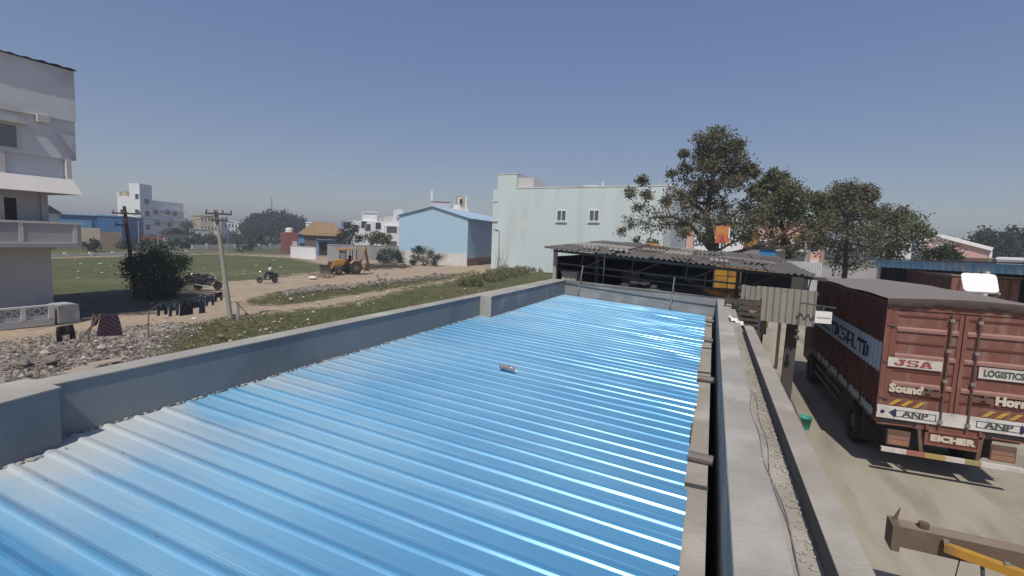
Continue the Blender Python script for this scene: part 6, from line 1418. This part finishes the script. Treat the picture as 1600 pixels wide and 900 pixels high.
# ------------------------------------------------------------------ backhoe loader
g_ = G(540,428); az_ = AZ(540)
j = thing('backhoe_loader', 'yellow backhoe loader with a dark front bucket parked on the dirt road', 'digger', (g_.x,g_.y,0), az_+math.pi+R(30))
for xx, r_, w_ in ((-.75,.72,.42),(1.35,.46,.30)):
    for sy in (-1, 1):
        wq = MB().wheel((xx,sy*.88,r_), r_, w_, n=24).build('wheel', RUBBER, j, False); MB().wheel((xx,sy*.90,r_), r_, w_, n=24, hub=True).build('hub', HUBM, wq, False)
MB().box(-1.4,-.45,.62,1.9,.45,1.0).build('chassis', STEEL, j, False)
MB().hull([(.35,.95),(1.75,.95),(1.85,1.25),(1.75,1.50),(.35,1.72)], 'y', -.42,.42).build('bonnet', JYEL, j, False)
MB().box(1.86,-.36,.98,1.90,.36,1.42).build('grille', STEEL, j, False)
for sx, zb_ in ((.38,1.0),(-.45,1.0),(-.95,1.35)):
    for sy in (-1, 1): MB().bar((sx,sy*.72,zb_),(sx-(.05 if sx > 0 else 0),sy*.68,2.72), .07,.07,(0,1,0)).build('cab_post', BPAINT, j, False)
MB().box(-1.2,-.82,2.72,.55,.82,2.84).build('cab_roof', JYEL, j, False)
MB().box(-1.05,-.70,.95,.40,.70,1.45).build('cab_base', BPAINT, j, False)
MB().box(.33,-.66,1.5,.345,.66,2.68).build('windscreen', M('cab_glass', (.20,.22,.22), (.16,.18,.18), 2, .1, spec=.6), j, False)
MB().box(-.55,-.25,1.45,-.15,.25,1.6).build('seat', RUBBER, j, False); MB().box(-.6,-.25,1.6,-.5,.25,2.1).build('seat_back', RUBBER, j, False)
for sy in (-1, 1):
    MB().hull([(-1.5,.95),(-1.35,1.45),(-.95,1.62),(-.45,1.60),(-.1,1.30),(-.1,1.22),(-.48,1.50),(-.95,1.52),(-1.28,1.36),(-1.42,.93)], 'y', sy*.88-.24, sy*.88+.24).build('rear_fender', JTAN, j, False)
    MB().bar((.15,sy*.62,1.55),(1.55,sy*.62,1.30), .10,.22).build('loader_arm', JYEL, j, False); MB().bar((1.5,sy*.62,1.42),(2.35,sy*.62,.50), .10,.24,(1,0,0)).build('loader_arm', JYEL, j, False)
    MB().tube([(.9,sy*.62,.9),(1.9,sy*.62,.85)], .05, 8).build('hydraulic_ram', SILVER, j, False)
    MB().bar((-1.75,sy*.95,1.0),(-1.75,sy*1.02,.08), .12,.12,(0,1,0)).build('stabiliser', JTAN, j, False); MB().box(-1.9,sy*1.02-.18,.0,-1.6,sy*1.02+.18,.06).build('stabiliser_pad', STEEL, j, False)
BU = M('bucket_steel', (.07,.055,.05), (.12,.09,.075), 4, .8)
b = MB(); b.add([(p[0],sy*1.12,p[1]) for sy in (-1,1) for p in ((3.15,.05),(2.45,.06),(2.30,.35),(2.42,.90),(2.62,1.02),(2.52,.85),(2.42,.38),(2.52,.14))], [(0,8,9,1),(1,9,10,2),(2,10,11,3),(3,11,12,4),(4,12,13,5),(5,13,14,6),(6,14,15,7),(7,15,8,0),(0,1,2,7),(2,6,7),(2,3,5,6),(3,4,5),(8,15,10,9),(10,15,14),(10,14,13,11),(11,13,12)])
b.build('front_bucket', BU, j, False)
for k in range(9): MB().hull([(3.13,.03),(3.32,.05),(3.13,.09)], 'y', -1.05+k*.26-.04, -1.05+k*.26+.04).build('bucket_tooth', BU, j, False)
MB().box(-1.95,-.9,.55,-1.78,.9,1.15).build('rear_frame', JTAN, j, False)
MB().bar((-1.85,0,1.0),(-2.45,0,3.15), .22,.30,(0,1,0)).build('boom', JTAN, j, False); MB().bar((-2.45,0,3.15),(-2.9,0,1.1), .18,.26,(0,1,0)).build('dipper', RUST, j, False)
MB().tube([(-1.95,0,1.3),(-2.25,0,2.5)], .06, 8).build('hydraulic_ram', SILVER, j, False)
b = MB(); b.hull([(-2.95,1.2),(-2.55,1.15),(-2.35,.75),(-2.55,.35),(-2.95,.25),(-2.75,.65)], 'y', -.32,.32); b.build('rear_bucket', BU, j, False)
# broken soil around the bucket
b = MB()
for k in range(90):
    c_ = G(r0_.uniform(483,520), 433+r0_.uniform(-4,1)); b.rock((c_.x, c_.y, .05), r0_.uniform(.08,.3), r0_, .6)
b.build('soil_heap', M('dug_soil', (.17,.12,.09), (.24,.18,.13), 3, .95), kind='stuff')

# ------------------------------------------------------------------ haze
hm = bpy.data.materials.new('haze'); hm.use_nodes = True; n = hm.node_tree.nodes; n.remove(n['Principled BSDF'])
pv = n.new('ShaderNodeVolumePrincipled'); pv.inputs['Density'].default_value = .0013; pv.inputs['Color'].default_value = (.84,.85,.93,1); pv.inputs['Anisotropy'].default_value = .2
hm.node_tree.links.new(pv.outputs[0], n['Material Output'].inputs['Volume'])
hb = MB().box(-2900,-500,-1.2,2900,2900,34).build('haze', hm); hb['kind'] = 'stuff'
